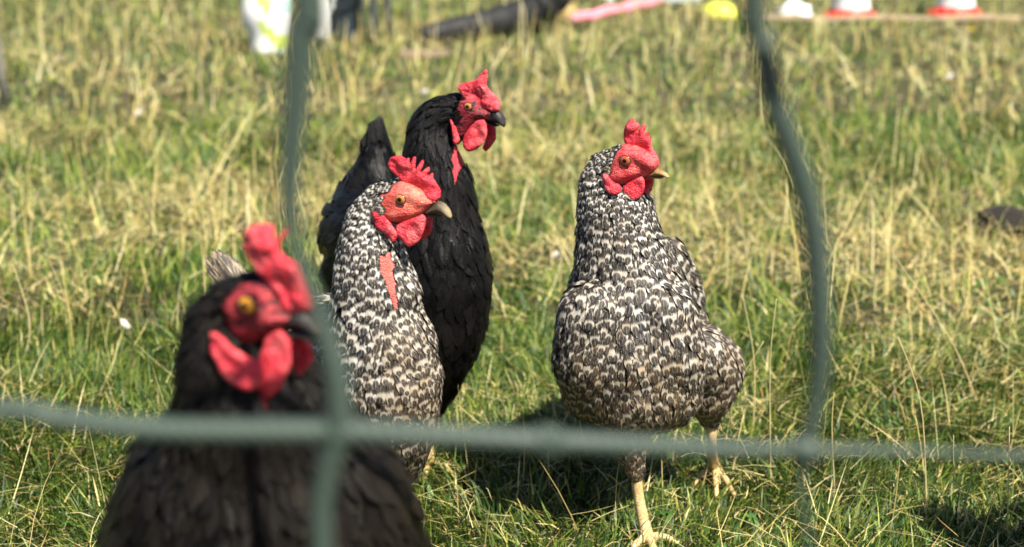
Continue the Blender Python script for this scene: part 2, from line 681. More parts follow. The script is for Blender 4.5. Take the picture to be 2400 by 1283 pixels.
def make_hen(spec):
    Y0 = spec['Y']
    base = spec['base']
    root = empty('hen', base)
    tag(root, spec['label'], 'hen', 'hens standing in the grass')
    h = Head(*spec['head'])
    # --- body
    me = ball_body('body', spec['chains'], Y0, spec.get('voxel', 0.0036))
    nv = len(me.vertices)
    co = np.empty(nv * 3, np.float32); me.vertices.foreach_get('co', co); co = co.reshape(-1, 3)
    pxs = np.array([to_px(Vector(p)) for p in co])
    bare = np.zeros(nv)
    for poly in spec.get('bare', ()):
        C = closed_curve(poly)
        ins = in_poly(pxs, C)
        near = co[:, 1] < h.O.y + spec.get('bare_depth', 0.02)
        sd = poly_dist(pxs, C) * np.where(ins, 1, -1)
        bare = np.maximum(bare, np.where(near, np.clip(0.5 + sd / 14.0, 0, 1), 0))
    a = me.attributes.new('fc', 'FLOAT_COLOR', 'POINT')
    cc = np.zeros((nv, 4), np.float32); cc[:, 0] = bare; cc[:, 3] = 1
    a.data.foreach_set('color', cc.ravel())
    me.calc_loop_triangles()
    bvh = BVHTree.FromPolygons([Vector(p) for p in co], [tuple(t.vertices) for t in me.loop_triangles])
    # --- plumage
    ctr = spec['flow']
    cp = np.array([tuple(P(c[0], c[1], Y0 + c[2])) for c in ctr])
    cd = np.array([c[3] for c in ctr], float)
    cd /= np.linalg.norm(cd, axis=1)[:, None]
    cs = np.array([[c[4] * spec.get('fl', 1), c[5] * spec.get('fw', 1), c[6]] for c in ctr], float)   # length mm, width mm, brown

    def field(pts):
        d2 = ((pts[:, None, :] - cp[None]) ** 2).sum(2) + 2e-5
        w = 1 / d2 ** 1.6
        w /= w.sum(1)[:, None]
        return w @ cd, w @ cs
    dens = spec.get('density', 0.42)
    pts = surface_samples(me, lambda q: field(q)[1][:, 1] * 0.001 * dens * 1.35, spec.get('tries', 26000), 3)
    D, S = field(pts)
    ppx = np.array([to_px(Vector(p)) for p in pts])
    skip = np.zeros(len(pts), bool)
    for poly in list(spec.get('bare', ())) + [spec['face']]:
        cv = closed_curve(poly)
        skip |= in_poly(ppx, cv) & (poly_dist(ppx, cv) > spec.get('shrink', 5)) & (pts[:, 1] < h.O.y + 0.03)
    bounds = spec.get('hackle_z')
    bare_polys = [closed_curve(q) for q in spec.get('bare', ())]
    if bare_polys:
        ap = np.concatenate(bare_polys)
        bb = (ap[:, 0].min(), ap[:, 0].max(), ap[:, 1].min(), ap[:, 1].max())
    sets = {'hackle': FeatherSet(), 'breast_plumage': FeatherSet()}
    rnd = random.Random(5)
    for i in range(len(pts)):
        if skip[i]: continue
        L, W, br = S[i, 0] * 0.001, max(S[i, 1], 5.5) * 0.001, S[i, 2]
        L *= rnd.uniform(0.8, 1.2); W *= rnd.uniform(0.72, 1.18)
        d = Vector(D[i]) + Vector((rnd.gauss(0, 0.19), rnd.gauss(0, 0.19), rnd.gauss(0, 0.08)))
        p = Vector(pts[i])
        path, nor, bit = [], [], []
        lift = spec.get('lift', 0.10) * rnd.uniform(0.4, 1.7)
        off0 = 0.0004 + rnd.uniform(0, 0.0022)
        q = p.copy()
        roll = rnd.gauss(0, 0.12)
        ok = True
        for k in range(ROWS):
            hit = bvh.find_nearest(q)
            if hit[0] is None: ok = False; break
            n = hit[1]
            t = d - n * d.dot(n)
            if t.length < 1e-4: ok = False; break
            t.normalize()
            b = n.cross(t)
            b = (b + n * roll).normalized()
            path.append(hit[0] + n * (off0 + lift * L * (k / (ROWS - 1)) ** 1.3))
            nor.append(n.copy()); bit.append(b)
            q = hit[0] + t * (L / (ROWS - 1))
        if not ok: continue
        if bare_polys and p.z > bounds - 0.06:
            tp = np.array([to_px(path[-1]), to_px(path[3])])
            if (tp[:, 0] > bb[0]).any() and (tp[:, 0] < bb[1]).any() and (tp[:, 1] > bb[2]).any() and (tp[:, 1] < bb[3]).any() and any((in_poly(tp, cv) & (poly_dist(tp, cv) > 6)).any() for cv in bare_polys) and p.y < h.O.y + 0.03: continue
        brn = min(1, max(0, br + rnd.gauss(0, 0.16)))
        col = (brn, rnd.random(), min(1, max(0, spec.get('white', 0.5) + 0.45 * mnoise.noise(p * 38.0) + rnd.gauss(0, 0.32))), 1)
        key = 'hackle' if p.z > bounds else 'breast_plumage'
        sets[key].add(path, nor, bit, L, W, col, rnd=rnd)
    body = link('body', me, spec['m_body'], root)
    for k, s in sets.items():
        o = s.build(k, spec['m_feather'], root)
        o['kind'] = 'stuff'
    # --- tail and wing feathers, each a part
    for nm, lst in (('tail_feather', spec.get('tail', ())), ('wing_feather', spec.get('wing', ()))):
        for (ra, rb, W, face_dir, br) in lst:
            fs = FeatherSet()
            A, B, Cc = ra, (ra + rb) * 0.5 + Vector(face_dir) * 0.006, rb
            path = [Vector(q) for q in smooth_path([A, B, Cc], ROWS)]
            nv_ = Vector(face_dir).normalized()
            t = (rb - ra).normalized()
            n = (nv_ - t * nv_.dot(t)).normalized()
            fs.add(path, [n] * ROWS, [n.cross(t)] * ROWS, (rb - ra).length, W,
                   (br, rnd.random(), 0.2, 1), tip=0.22, droop=0.3, rnd=rnd)
            fs.build(nm, spec.get('m_tail', spec['m_feather']), root)
    # --- head parts
    fb = spec.get('face_bumps', ())
    face_o = plate('face', h, spec['face'], spec['m_face'], root, spec['face_T'], spec['face_D'], 0.0, spec.get('step', 0.0016), bumps=fb, seed=1)
    fme = face_o.data
    Cf = np.array([h.uv(x, y, 0) for x, y in closed_curve(spec['face'])])
    eu, ev_ = h.uv(spec['eye'][0], spec['eye'][1])
    fs = FeatherSet()
    fco = np.array([tuple(v_.co + root.location - h.O) for v_ in fme.vertices])
    U_, Vv_, W_ = fco @ np.array(h.u), fco @ np.array(h.v), fco @ np.array(h.w)
    DD_ = poly_dist(np.stack([U_, Vv_], 1), Cf)
    lim = spec.get('bristle_in', 0.007)
    for vi, vtx in enumerate(fme.vertices):
        wp = vtx.co + root.location
        u_, v_, w_, dd = U_[vi], Vv_[vi], W_[vi], DD_[vi]
        if abs(w_) < 0.004: continue
        back = (eu + 0.002) - u_
        if back < 0 or dd > lim * min(1, back / 0.012) + 0.001: continue
        if rnd.random() > spec.get('bristle', 0.55): continue
        n_ = vtx.normal
        d_ = -h.u * (0.8 + rnd.gauss(0, 0.2)) + h.v * (-0.7 if v_ < ev_ + 0.006 else 0.1) + Vector((rnd.gauss(0, .2), rnd.gauss(0, .2), rnd.gauss(0, .2)))
        t_ = (d_ - n_ * d_.dot(n_)).normalized()
        b_ = n_.cross(t_)
        L_ = rnd.uniform(0.005, 0.009)
        fs.add([wp + t_ * (L_ * k_ / (ROWS - 1)) + n_ * (0.0006 + 0.0018 * k_ / (ROWS - 1)) for k_ in range(ROWS)], [n_] * ROWS, [b_] * ROWS, L_, rnd.uniform(0.0016, 0.0034),
               (0.25, rnd.random(), rnd.random(), 1), rnd=rnd)
    if fs.n:
        o = fs.build('face_bristles', spec['m_feather'], root); o['kind'] = 'stuff'
    if 'ear' in spec:
        fs2 = FeatherSet()
        exx, eyy, err, ebr = spec['ear']
        for _ in range(26):
            a_, q_ = rnd.uniform(0, 6.283), err * math.sqrt(rnd.random())
            x_, y_ = exx + q_ * math.cos(a_), eyy + q_ * math.sin(a_)
            w_ = plate_w(h, x_, y_, spec['face'], spec['face_T'], spec['face_D'], 0.0, fb)
            u_, v_ = h.uv(x_, y_, w_)
            wp = h.at(u_, v_, w_ - 0.0005)
            t_ = (-h.u * 0.9 - h.v * rnd.uniform(0.0, 0.8)).normalized()
            L_ = rnd.uniform(0.005, 0.008)
            fs2.add([wp + t_ * (L_ * k_ / (ROWS - 1)) + h.w * (0.0018 * k_ / (ROWS - 1) + 0.0006) for k_ in range(ROWS)], [h.w] * ROWS, [h.w.cross(t_)] * ROWS, L_, rnd.uniform(0.0012, 0.0026),
                    (ebr, rnd.random(), rnd.random(), 1), rnd=rnd)
        o = fs2.build('ear_tuft', spec['m_feather'], root); o['kind'] = 'stuff'
    plate('comb', h, spec['comb'], spec['m_comb'], root, spec.get('comb_T', 0.0024), 0.0048, spec.get('comb_w', 0.0),
          spec.get('step', 0.0014), wav=0.004, bend=spec.get('comb_bend'), seed=2)
    k = spec.get('wk', 1.0)
    for key in ('wattle', 'wattle_far', 'lobe'):
        if key in spec and not spec.get('grown'):
            g_ = spec.get('grow', 1.06)
            cx_, cy_ = np.mean(spec[key], axis=0)
            spec[key] = [(cx_ + (x_ - cx_) * g_, cy_ + (y_ - cy_) * g_) for x_, y_ in spec[key]]
    if 'lobe' in spec:
        ws = []
        for (x_, y_) in spec['lobe']:
            hit = bvh.ray_cast(CAMP, ray(x_, y_).normalized())
            if hit[0] is not None: ws.append((hit[0] - h.O).dot(h.w))
        if ws: spec['lobe_w'] = 0.85 * max(ws) + 0.15 * sum(ws) / len(ws) + 0.003
    for nm, key, w0, T in (('wattle', 'wattle', 0.008 * k, 0.0024 * k), ('wattle', 'wattle_far', -0.008 * k, 0.0024 * k),
                           ('earlobe', 'lobe', spec.get('lobe_w', 0.0135), 0.0026 * k)):
        if key in spec:
            plate(nm, h, spec[key], spec['m_comb'], root, T, 0.0055 * k, w0, spec.get('step', 0.0014),
                  bend=(lambda u, v: 0.10 * v) if w0 > 0 else (lambda u, v: -0.10 * v), wav=0.003, seed=int(abs(w0) * 1e4) + 3)
    if 'lobe' in spec:      # the same lobe on the far side
        plate('earlobe', h, spec['lobe'], spec['m_comb'], root, 0.0032 * k, 0.0055 * k, -spec.get('lobe_w', 0.0135), 0.002, seed=9)
    bk = plate('beak', h, spec['beak'], spec['m_beak'], root, spec.get('beak_T', 0.0062), spec.get('beak_D', 0.0085), 0.0, 0.0012, seed=4)
    plate('lower_beak', h, spec['beak_low'], spec['m_beak'], bk, spec.get('beak_T', 0.0062) * 0.8, 0.006, 0.0, 0.0012, seed=5)
    if 'nostril' in spec:
        nx, ny = spec['nostril']
        w = plate_w(h, nx, ny, spec['beak'], spec.get('beak_T', 0.0062), spec.get('beak_D', 0.0085), 0.0)
        V, F = lathe([(0.0001, 0.5), (0.7, 0.4), (1.0, 0.0), (0.7, -0.4), (0.0001, -0.5)], 12)
        u_, v_ = h.uv(nx, ny, w)
        mt = Matrix.Translation(h.at(u_, v_, w - 0.0002)) @ Matrix(((h.u.x, 0, h.w.x), (h.u.y, 0, h.w.y), (h.u.z, 1, h.w.z))).to_4x4() \
            @ Matrix.Rotation(-0.4, 4, 'Z') @ Matrix.Diagonal((0.0026, 0.0011, 0.0010, 1))
        link('nostril', pymesh('nostril', [mt @ v for v in V], F), M['dark_horn'], bk)
    # --- eyes
    ex, ey, er, pr = spec['eye']
    for side in (1, -1):
        w = plate_w(h, ex, ey, spec['face'], spec['face_T'], spec['face_D'], 0.0, fb)
        u_, v_ = h.uv(ex, ey, w)
        w += spec.get('eye_out', 0.0)
        c = h.at(u_, v_, side * w)
        s = mpp(c)
        R = er * s
        B = Matrix(((h.u.x, 0, h.w.x * side), (h.u.y, 0, h.w.y * side), (h.u.z, 1, h.w.z * side))).to_4x4()

        def cap(prof):
            V, F = lathe(prof, 32)
            mt = Matrix.Translation(c) @ B @ Matrix.Rotation(-0.15, 4, 'Z') @ Matrix.Diagonal((1.0, 0.88, 1, 1))
            me_ = pymesh('eye', [mt @ v for v in V], F)
            bmx = bmesh.new(); bmx.from_mesh(me_); bmesh.ops.remove_doubles(bmx, verts=bmx.verts, dist=1e-6)
            bmesh.ops.recalc_face_normals(bmx, faces=bmx.faces); bmx.to_mesh(me_); bmx.free()
            return me_
        z0 = -R * 0.10
        ang = [i / 10 * math.pi / 2 for i in range(11)]
        prof = [(max(R * math.sin(t), 1e-6), z0 + R * 0.55 * math.cos(t)) for t in ang]
        eye = link('eye', cap(prof), spec['m_iris'], root)
        q = pr * s
        zt = z0 + R * 0.55
        prof = [(1e-6, zt + 0.00025), (q * 0.5, zt + 0.0002), (q * 0.85, zt + 0.00005), (q, zt - 0.0004), (q * 0.9, zt - 0.0008)]
        link('pupil', cap(prof), M['pupil'], eye)
        # eyelid ring
        r0 = R * 1.02
        tb = R * 0.13
        prof = [(r0 + tb * math.cos(t), z0 + R * 0.12 + tb * math.sin(t)) for t in np.linspace(0, 2 * math.pi, 11)]
        link('eyelid', cap(prof), spec['m_lid'], eye)
    # --- legs
    for (pts_, rad, toes) in spec['legs']:
        n = 14
        path = smooth_path([tuple(p) for p in pts_], n)
        V, F = tube_geo(path, [rad * (1.12 - 0.35 * max(0.0, math.sin(math.pi * i / (n - 1))) ** 0.7 + (0.25 if i == n - 1 else 0)) for i in range(n)], 12)
        leg = link('leg', pymesh('leg', V, F), M['leg'], root)
        foot = Vector(path[-1])
        for tip, sc in toes:
            tip = Vector(tip)
            mid = foot.lerp(tip, 0.45) + Vector((0, 0, 0.006))
            tp = smooth_path([foot, mid, tip], 12)
            V, F = tube_geo(tp, [rad * sc * (0.85 - 0.5 * (i / 11) + 0.10 * math.sin(i * 2.1)) for i in range(12)], 9)
            link('toe', pymesh('toe', V, F), M['leg'], leg)
    return root


def copy_tree(o, parent=None):
    c = o.copy()
    COL.objects.link(c)
    c.parent = parent
    for ch in list(o.children):
        copy_tree(ch, c)
    return c


def reg(x0, y0, s):
    return lambda pts: [(x0 + x / s, y0 + y / s) for x, y in pts]


M = {}
M['pupil'] = simple_mat('pupil_black', (0.004, 0.004, 0.004), 0.06, 0.1, 50)
M['dark_horn'] = simple_mat('dark_horn', (0.02, 0.013, 0.010), 0.6, 0.2, 300)
M['leg'] = mat_leg('yellow_leg_scales')


def mat_iris(name, c1, c2):
    n = N(name)
    f = n.noise(n.obj(), 700, 4, 0.7)
    n.set(Base_Color=n.mix(f, c1, c2), Roughness=0.08)
    n.bsdf.inputs['Coat Weight'].default_value = 0.6
    return n.mat


M['barred'] = mat_barred('barred_feather')
def mat_streaked(name):
    n = N(name)
    uvn = n.node('ShaderNodeUVMap'); uvn.uv_map = 'UVMap'
    sep = n.node('ShaderNodeSeparateXYZ')
    n.put(sep.inputs[0], uvn.outputs[0])
    col, brown, rnd, lw = n.attr()
    cb = n.node('ShaderNodeCombineXYZ')
    n.put(cb.inputs[0], n.m('MULTIPLY', sep.outputs[0], 9.0)); n.put(cb.inputs[1], n.m('MULTIPLY', sep.outputs[1], 5.0)); n.put(cb.inputs[2], n.m('MULTIPLY', rnd, 40.0))
    f = n.noise(cb.outputs[0], 1.0, 4, 0.7)
    c = n.mix(n.step(f, 0.42, 0.66), (0.030, 0.022, 0.016), (0.30, 0.24, 0.16))
    n.set(Base_Color=c, Roughness=0.6, Normal=n.bump(f, 0.0006))
    return n.mat


M['streaked'] = mat_streaked('brown_streaked_feather')
M['black'] = mat_blackfeather('black_feather', (0.0025, 0.0025, 0.003), (0.011, 0.0095, 0.009), 0.30)
M['brownblack'] = mat_blackfeather('brown_black_feather', (0.0022, 0.0020, 0.0020), (0.016, 0.012, 0.009), 0.34, 0.13)
M['under_barred'] = mat_underbody('barred_down', (0.03, 0.026, 0.022), (0.28, 0.25, 0.20), (0.46, 0.12, 0.10))
M['under_black'] = mat_underbody('black_down', (0.003, 0.003, 0.003), (0.005, 0.005, 0.005), (0.44, 0.045, 0.06))

COMB_RED = (0.66, 0.042, 0.066)
M['comb'] = mat_skin('red_comb_skin', COMB_RED, (0.80, 0.20, 0.20), (0.42, 0.010, 0.026), 0.6, 0.45)
M['face_c'] = mat_skin('red_face_skin', (0.64, 0.058, 0.070), (0.74, 0.21, 0.18), (0.36, 0.020, 0.028), 0.5, 0.5, 700, 0.0008)
M['face_b'] = mat_skin('pale_red_face_skin', (0.64, 0.105, 0.085), (0.74, 0.29, 0.19), (0.42, 0.03, 0.03), 0.7, 0.4, 700, 0.0008)
M['face_d'] = mat_skin('dusky_face_skin', (0.24, 0.020, 0.032), (0.46, 0.05, 0.07), (0.012, 0.007, 0.008), 0.8, 0.75, 700, 0.0008)
M['face_a'] = mat_skin('dull_red_face_skin', (0.34, 0.028, 0.038), (0.48, 0.06, 0.07), (0.02, 0.008, 0.009), 0.5, 0.85, 500, 0.0012)
M['lid_c'] = simple_mat('brown_eyelid', (0.10, 0.03, 0.022), 0.5, 0.2, 300)
M['lid_d'] = simple_mat('black_eyelid', (0.05, 0.014, 0.014), 0.5, 0.2, 300)
M['iris_c'] = mat_iris('amber_brown_iris', (0.40, 0.10, 0.030), (0.24, 0.05, 0.016))
M['iris_b'] = mat_iris('amber_iris', (0.52, 0.20, 0.055), (0.34, 0.11, 0.03))
M['iris_a'] = mat_iris('yellow_iris', (0.66, 0.30, 0.02), (0.50, 0.20, 0.015))


# ------------------------------------------------------------------ ground and grass
def lattice_noise(x, y, scale, seed):
    r = np.random.default_rng(seed)
    tab = r.random((256, 256))
    X, Y = x / scale + 100, y / scale + 100
    xi, yi = np.floor(X).astype(int), np.floor(Y).astype(int)
    fx, fy = X - xi, Y - yi
    fx, fy = fx * fx * (3 - 2 * fx), fy * fy * (3 - 2 * fy)
    g = lambda a, b: tab[a % 256, b % 256]
    return (g(xi, yi) * (1 - fx) + g(xi + 1, yi) * fx) * (1 - fy) + (g(xi, yi + 1) * (1 - fx) + g(xi + 1, yi + 1) * fx) * fy


def fbm(x, y, scale, seed):
    return 0.55 * lattice_noise(x, y, scale, seed) + 0.3 * lattice_noise(x, y, scale * 0.45, seed + 1) + 0.15 * lattice_noise(x, y, scale * 0.2, seed + 2)


def ground_z(x, y):
    return (fbm(x, y, 0.5, 40) - 0.5) * 0.016 * np.clip((y - 0.2), 0.2, 1)


def dryness(x, y):
    """0 green .. 1 dry straw patch"""
    d = fbm(x, y, 0.42, 60)
    d = np.clip((d - 0.36) / 0.28, 0, 1)
    k = np.interp(y, [1.2, 1.7, 2.05, 2.5, 3.1, 4.0, 7.0], [0.22, 0.20, 0.55, 1.0, 0.75, 0.45, 0.40])
    return np.clip(d * k + 0.05, 0, 1)


gm = N('ground_soil_and_thatch')
gco = gm.obj()
gf = gm.noise(gco, 3.0, 6, 0.65)
gf2 = gm.noise(gco, 60.0, 5, 0.7)
gc = gm.mix(gm.step(gf, 0.4, 0.62), (0.030, 0.042, 0.012), (0.075, 0.058, 0.026))
gc = gm.mix(gm.step(gf2, 0.35, 0.65), gm.mix(0.6, gc, (0.03, 0.022, 0.012)), gc)
gm.set(Base_Color=gc, Roughness=0.9, Normal=gm.bump(gf2, 0.006))
gx, gy = np.meshgrid(np.linspace(-1, 1, 161), np.linspace(0, 1, 161))
GX = np.sign(gx) * (np.abs(gx) ** 2.2) * 160
GY = -3 + (gy ** 2.6) * 300
GV = np.stack([GX, GY, np.where((np.abs(GX) < 12) & (GY < 25), ground_z(GX, GY), 0)], -1).reshape(-1, 3)
ii = (np.arange(160)[:, None] * 161 + np.arange(160)[None]).ravel()
GT = np.stack([ii, ii + 1, ii + 162, ii + 161], 1)
ground = link('ground', np_mesh('ground', GV, GT), gm.mat)
tag(ground, kind='structure')


def blades(x, y, h, w, lean, phi, curl, cols, twist, segs=3, z0=None):
    """vectorised grass blades: tapered ribbons that bend over; returns V, T, C"""
    n = len(x)
    z = ground_z(x, y) if z0 is None else z0
    rows = segs + 1
    side = np.stack([np.cos(twist), np.sin(twist), np.zeros(n)], 1)
    dirh = np.stack([np.cos(phi), np.sin(phi), np.zeros(n)], 1)
    V = np.empty((n, rows * 2 - 1, 3))
    p = np.stack([x, y, z - 0.002], 1)
    ang = lean.copy()
    step = h / segs
    for r in range(rows):
        t = r / segs
        ww = w * (1 - 0.55 * t) * 0.5
        if r < segs:
            V[:, 2 * r] = p - side * ww[:, None]
            V[:, 2 * r + 1] = p + side * ww[:, None]
        else:
            V[:, 2 * r] = p
        p = p + (dirh * np.sin(ang)[:, None] + np.array([0, 0, 1.0]) * np.cos(ang)[:, None]) * step[:, None]
        p[:, 2] = np.maximum(p[:, 2], z + 0.003)
        ang = ang + curl
    T = []
    for r in range(segs - 1):
        a = 2 * r
        T += [(a, a + 1, a + 2), (a + 1, a + 3, a + 2)]
    a = 2 * (segs - 1)
    T.append((a, a + 1, a + 2))
    T = np.array(T)
    nv = rows * 2 - 1
    TT = (T[None] + (np.arange(n) * nv)[:, None, None]).reshape(-1, 3)
    C = np.repeat(np.concatenate([cols, np.ones((n, 1))], 1), nv, axis=0)
    return V.reshape(-1, 3), TT, C


def merge(parts):
    Vs, Ts, Cs, o = [], [], [], 0
    for V, T, C in parts:
        Vs.append(V); Ts.append(T + o); Cs.append(C); o += len(V)
    return np.concatenate(Vs), np.concatenate(Ts), np.concatenate(Cs)


def scatter(n, y0, y1, k=0.42, m=0.5):
    """uniform points in the wedge the camera looks along (plus a margin)"""
    yy = rng.uniform(y0, y1, n * 3)
    keep = rng.random(n * 3) < (k * yy + m) / (k * y1 + m)
    yy = yy[keep][:n]
    xx = rng.uniform(-1, 1, len(yy)) * (k * yy + m)
    return xx, yy


GREEN = np.array([[0.022, 0.060, 0.007], [0.052, 0.110, 0.012], [0.125, 0.195, 0.022], [0.29, 0.335, 0.050]])
STRAW = np.array([[0.50, 0.40, 0.145], [0.62, 0.52, 0.22], [0.40, 0.265, 0.10], [0.68, 0.60, 0.32]])


def grass_cols(x, y, straw_p):
    n = len(x)
    g = GREEN[rng.choice(4, n, p=[0.25, 0.33, 0.27, 0.15])] * rng.uniform(0.75, 1.3, (n, 1))
    s = STRAW[rng.choice(4, n, p=[0.34, 0.28, 0.22, 0.16])] * rng.uniform(0.7, 1.15, (n, 1))
    pick = rng.random(n) < straw_p
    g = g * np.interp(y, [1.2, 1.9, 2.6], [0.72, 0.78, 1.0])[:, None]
    return np.where(pick[:, None], s, g), pick


parts = []
for (n, y0, y1, hm, wm, seg) in ((152000, 1.1, 2.15, 0.036, 0.0022, 3), (76000, 2.15, 4.0, 0.042, 0.0034, 3), (68000, 4.0, 10.5, 0.042, 0.0068, 3)):
    x, y = scatter(n, y0, y1)
    dry = dryness(x, y)
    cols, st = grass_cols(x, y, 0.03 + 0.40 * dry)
    n = len(x)
    h = hm * rng.gamma(6, 1 / 6, n) * (1 - 0.40 * dry)
    tuft = fbm(x, y, 0.10, 77)
    h *= 0.55 + 0.9 * tuft
    w = wm * rng.uniform(0.6, 1.35, n)
    comb_dir = fbm(x, y, 0.16, 90) * 4 * math.pi
    phi = comb_dir + rng.normal(0, 0.9, n)
    lean = np.abs(rng.normal(0.62, 0.42, n)) + 0.5 * st
    curl = rng.normal(0.28, 0.22, n)
    parts.append(blades(x, y, h, w, lean, phi, curl, cols, phi + math.pi / 2 + rng.normal(0, 0.5, n), seg))
x, y = scatter(5000, 1.1, 2.4)
keep = fbm(x, y, 0.18, 300) > 0.56
x, y = x[keep], y[keep]
n = len(x)
phi = rng.uniform(0, 2 * math.pi, n)
parts.append(blades(x, y, rng.uniform(0.014, 0.030, n), rng.uniform(0.005, 0.010, n), rng.normal(0.8, 0.3, n), phi, rng.normal(0.35, 0.2, n),
                    np.array([0.060, 0.135, 0.022]) * rng.uniform(0.7, 1.5, (n, 1)), phi + math.pi / 2, 3, ground_z(x, y) + rng.uniform(0.0, 0.012, n)))
gV, gT, gC = merge(parts)
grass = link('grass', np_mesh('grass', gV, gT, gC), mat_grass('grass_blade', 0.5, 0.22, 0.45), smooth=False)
tag(grass, 'short green and yellowing meadow grass covering the ground', 'grass', kind='stuff')

# straw litter lying in the grass
parts = []
for (n, y0, y1, lm, wm) in ((4500, 1.1, 2.15, 0.046, 0.0010), (13000, 2.15, 4.2, 0.050, 0.0019), (8000, 4.2, 9.0, 0.085, 0.0045)):
    x, y = scatter(n * 4, y0, y1)
    dry = dryness(x, y)
    keep = rng.random(len(x)) < (0.05 + 0.95 * dry)
    x, y, dry = x[keep][:n], y[keep][:n], dry[keep][:n]
    n = len(x)
    cols = STRAW[rng.choice(4, n, p=[0.25, 0.32, 0.18, 0.25])] * rng.uniform(0.8, 1.2, (n, 1))
    phi = rng.uniform(0, 2 * math.pi, n)
    parts.append(blades(x, y, lm * rng.gamma(5, 0.2, n), wm * rng.uniform(0.7, 1.4, n), rng.normal(1.38, 0.16, n), phi, rng.normal(0.05, 0.10, n),
                        cols, phi + math.pi / 2 + rng.normal(0, 0.6, n), 3, ground_z(x, y) + rng.uniform(0.010, 0.034, n)))
sV, sT, sC = merge(parts)
straw = link('straw_litter', np_mesh('straw_litter', sV, sT, sC), mat_grass('straw_blade', 0.45, 0.2, 0.45), smooth=False)
tag(straw, 'pale dry straw litter lying loose among the grass', 'straw', kind='stuff')

# tall dry stalks
parts = []
for (n, y0, y1, hm, wm, lm) in ((170, 1.25, 2.1, 0.10, 0.0012, 0.7), (700, 2.1, 3.8, 0.11, 0.0024, 0.6), (600, 3.8, 6.5, 0.10, 0.0050, 0.5)):
    x, y = scatter(n, y0, y1)
    n = len(x)
    cols = STRAW[rng.choice(4, n, p=[0.25, 0.35, 0.05, 0.35])] * rng.uniform(0.95, 1.3, (n, 1))
    phi = rng.uniform(0, 2 * math.pi, n)
    parts.append(blades(x, y, hm * rng.gamma(6, 1 / 6, n), wm * rng.uniform(0.7, 1.4, n), np.abs(rng.normal(lm, 0.35, n)), phi, rng.normal(0.03, 0.12, n), cols, rng.normal(0, 0.5, n), 4))
for (n, y0, y1, hm, wm, hmax) in ((230, 1.15, 2.0, 0.10, 0.0012, 0.2), (1200, 2.0, 3.6, 0.090, 0.0024, 0.2), (1700, 3.6, 6.2, 0.095, 0.0044, 0.22), (1500, 6.2, 10.5, 0.10, 0.006, 0.22)):
    x, y = scatter(n * 2, y0, y1)
    keep = rng.random(len(x)) < 0.25 + 0.75 * fbm(x, y, 0.35, 120)
    x, y = x[keep][:n], y[keep][:n]
    n = len(x)
    cols = STRAW[rng.choice(4, n, p=[0.30, 0.35, 0.08, 0.27])] * rng.uniform(0.9, 1.3, (n, 1))
    mixg = rng.random(n) < 0.40
    cols[mixg] = np.array([0.30, 0.33, 0.10]) * rng.uniform(0.8, 1.2, (mixg.sum(), 1))
    phi = rng.uniform(0, 2 * math.pi, n)
    parts.append(blades(x, y, np.minimum(hm * rng.gamma(5, 0.2, n), hmax), wm * rng.uniform(0.7, 1.5, n), np.abs(rng.normal(0.05, 0.26, n)), phi,
                        rng.normal(0.03, 0.06, n), cols, rng.normal(0, 0.5, n), 4))
tV, tT, tC = merge(parts)
stalks = link('dry_grass_stalks', np_mesh('dry_grass_stalks', tV, tT, tC), mat_grass('dry_stalk', 0.45, 0.25, 0.4), smooth=False)
tag(stalks, 'tall thin dry grass stalks standing above the turf', 'grass', kind='stuff')

# the long bent stalks that stand in front of and beside the right-hand hen: (base pixel on ground), (mid), (tip), width mm
stalk_list = [((2174, 1240), (2160, 960), (2105, 790), 1.6), ((2300, 950), (2230, 800), (2090, 590), 2.0), ((1555, 1190), (1548, 1000), (1540, 860), 1.2),
              ((1640, 1150), (1700, 960), (1790, 800), 1.1), ((1765, 1010), (1768, 850), (1740, 690), 1.8), ((1808, 1140), (1805, 860), (1820, 700), 1.3),
              ((1960, 1180), (1950, 1010), (1955, 920), 1.3), ((1500, 1120), (1620, 1060), (1700, 1100), 1.0), ((1290, 1160), (1285, 1060), (1292, 1000), 1.2),
              ((1225, 1140), (1230, 1010), (1215, 930), 1.4), ((1440, 1260), (1445, 1130), (1455, 1070), 1.0), ((2362, 1280), (2364, 1090), (2366, 1000), 1.6),
              ((45, 860), (70, 760), (30, 620), 2.2), ((190, 500), (215, 470), (235, 425), 3.2), ((2290, 1260), (2240, 1120), (2235, 1020), 1.2)]
V, F = [], []
for (b, m_, t, wd) in stalk_list:
    p0 = G(*b)
    p1 = P(m_[0], m_[1], p0.y + 0.005); p2 = P(t[0], t[1], p0.y + 0.012)
    path = smooth_path([p0 - Vector((0, 0, 0.01)), p1, p2], 12)
    v, f = tube_geo(path, [wd * 0.0006 * (1 - 0.55 * i / 11) for i in range(12)], 5)
    o = len(V); V += v; F += [tuple(i + o for i in ff) for ff in f]
me = pymesh('bent_straw_stems', V, F)
a = me.attributes.new('fc', 'FLOAT_COLOR', 'POINT')
cc = np.ones((len(V), 4), np.float32); cc[:, :3] = (0.58, 0.47, 0.24)
a.data.foreach_set('color', cc.ravel())
st_o = link('bent_straw_stems', me, mat_grass('straw_stem', 0.45, 0.1, 0.4))
tag(st_o, 'long bent straw stems leaning about the right-hand hen', 'straw', kind='stuff')


# ------------------------------------------------------------------ the hens
rC, rB, rA = reg(1240, 240, 2.789), reg(720, 120, 2.467), reg(200, 480, 1.5976)

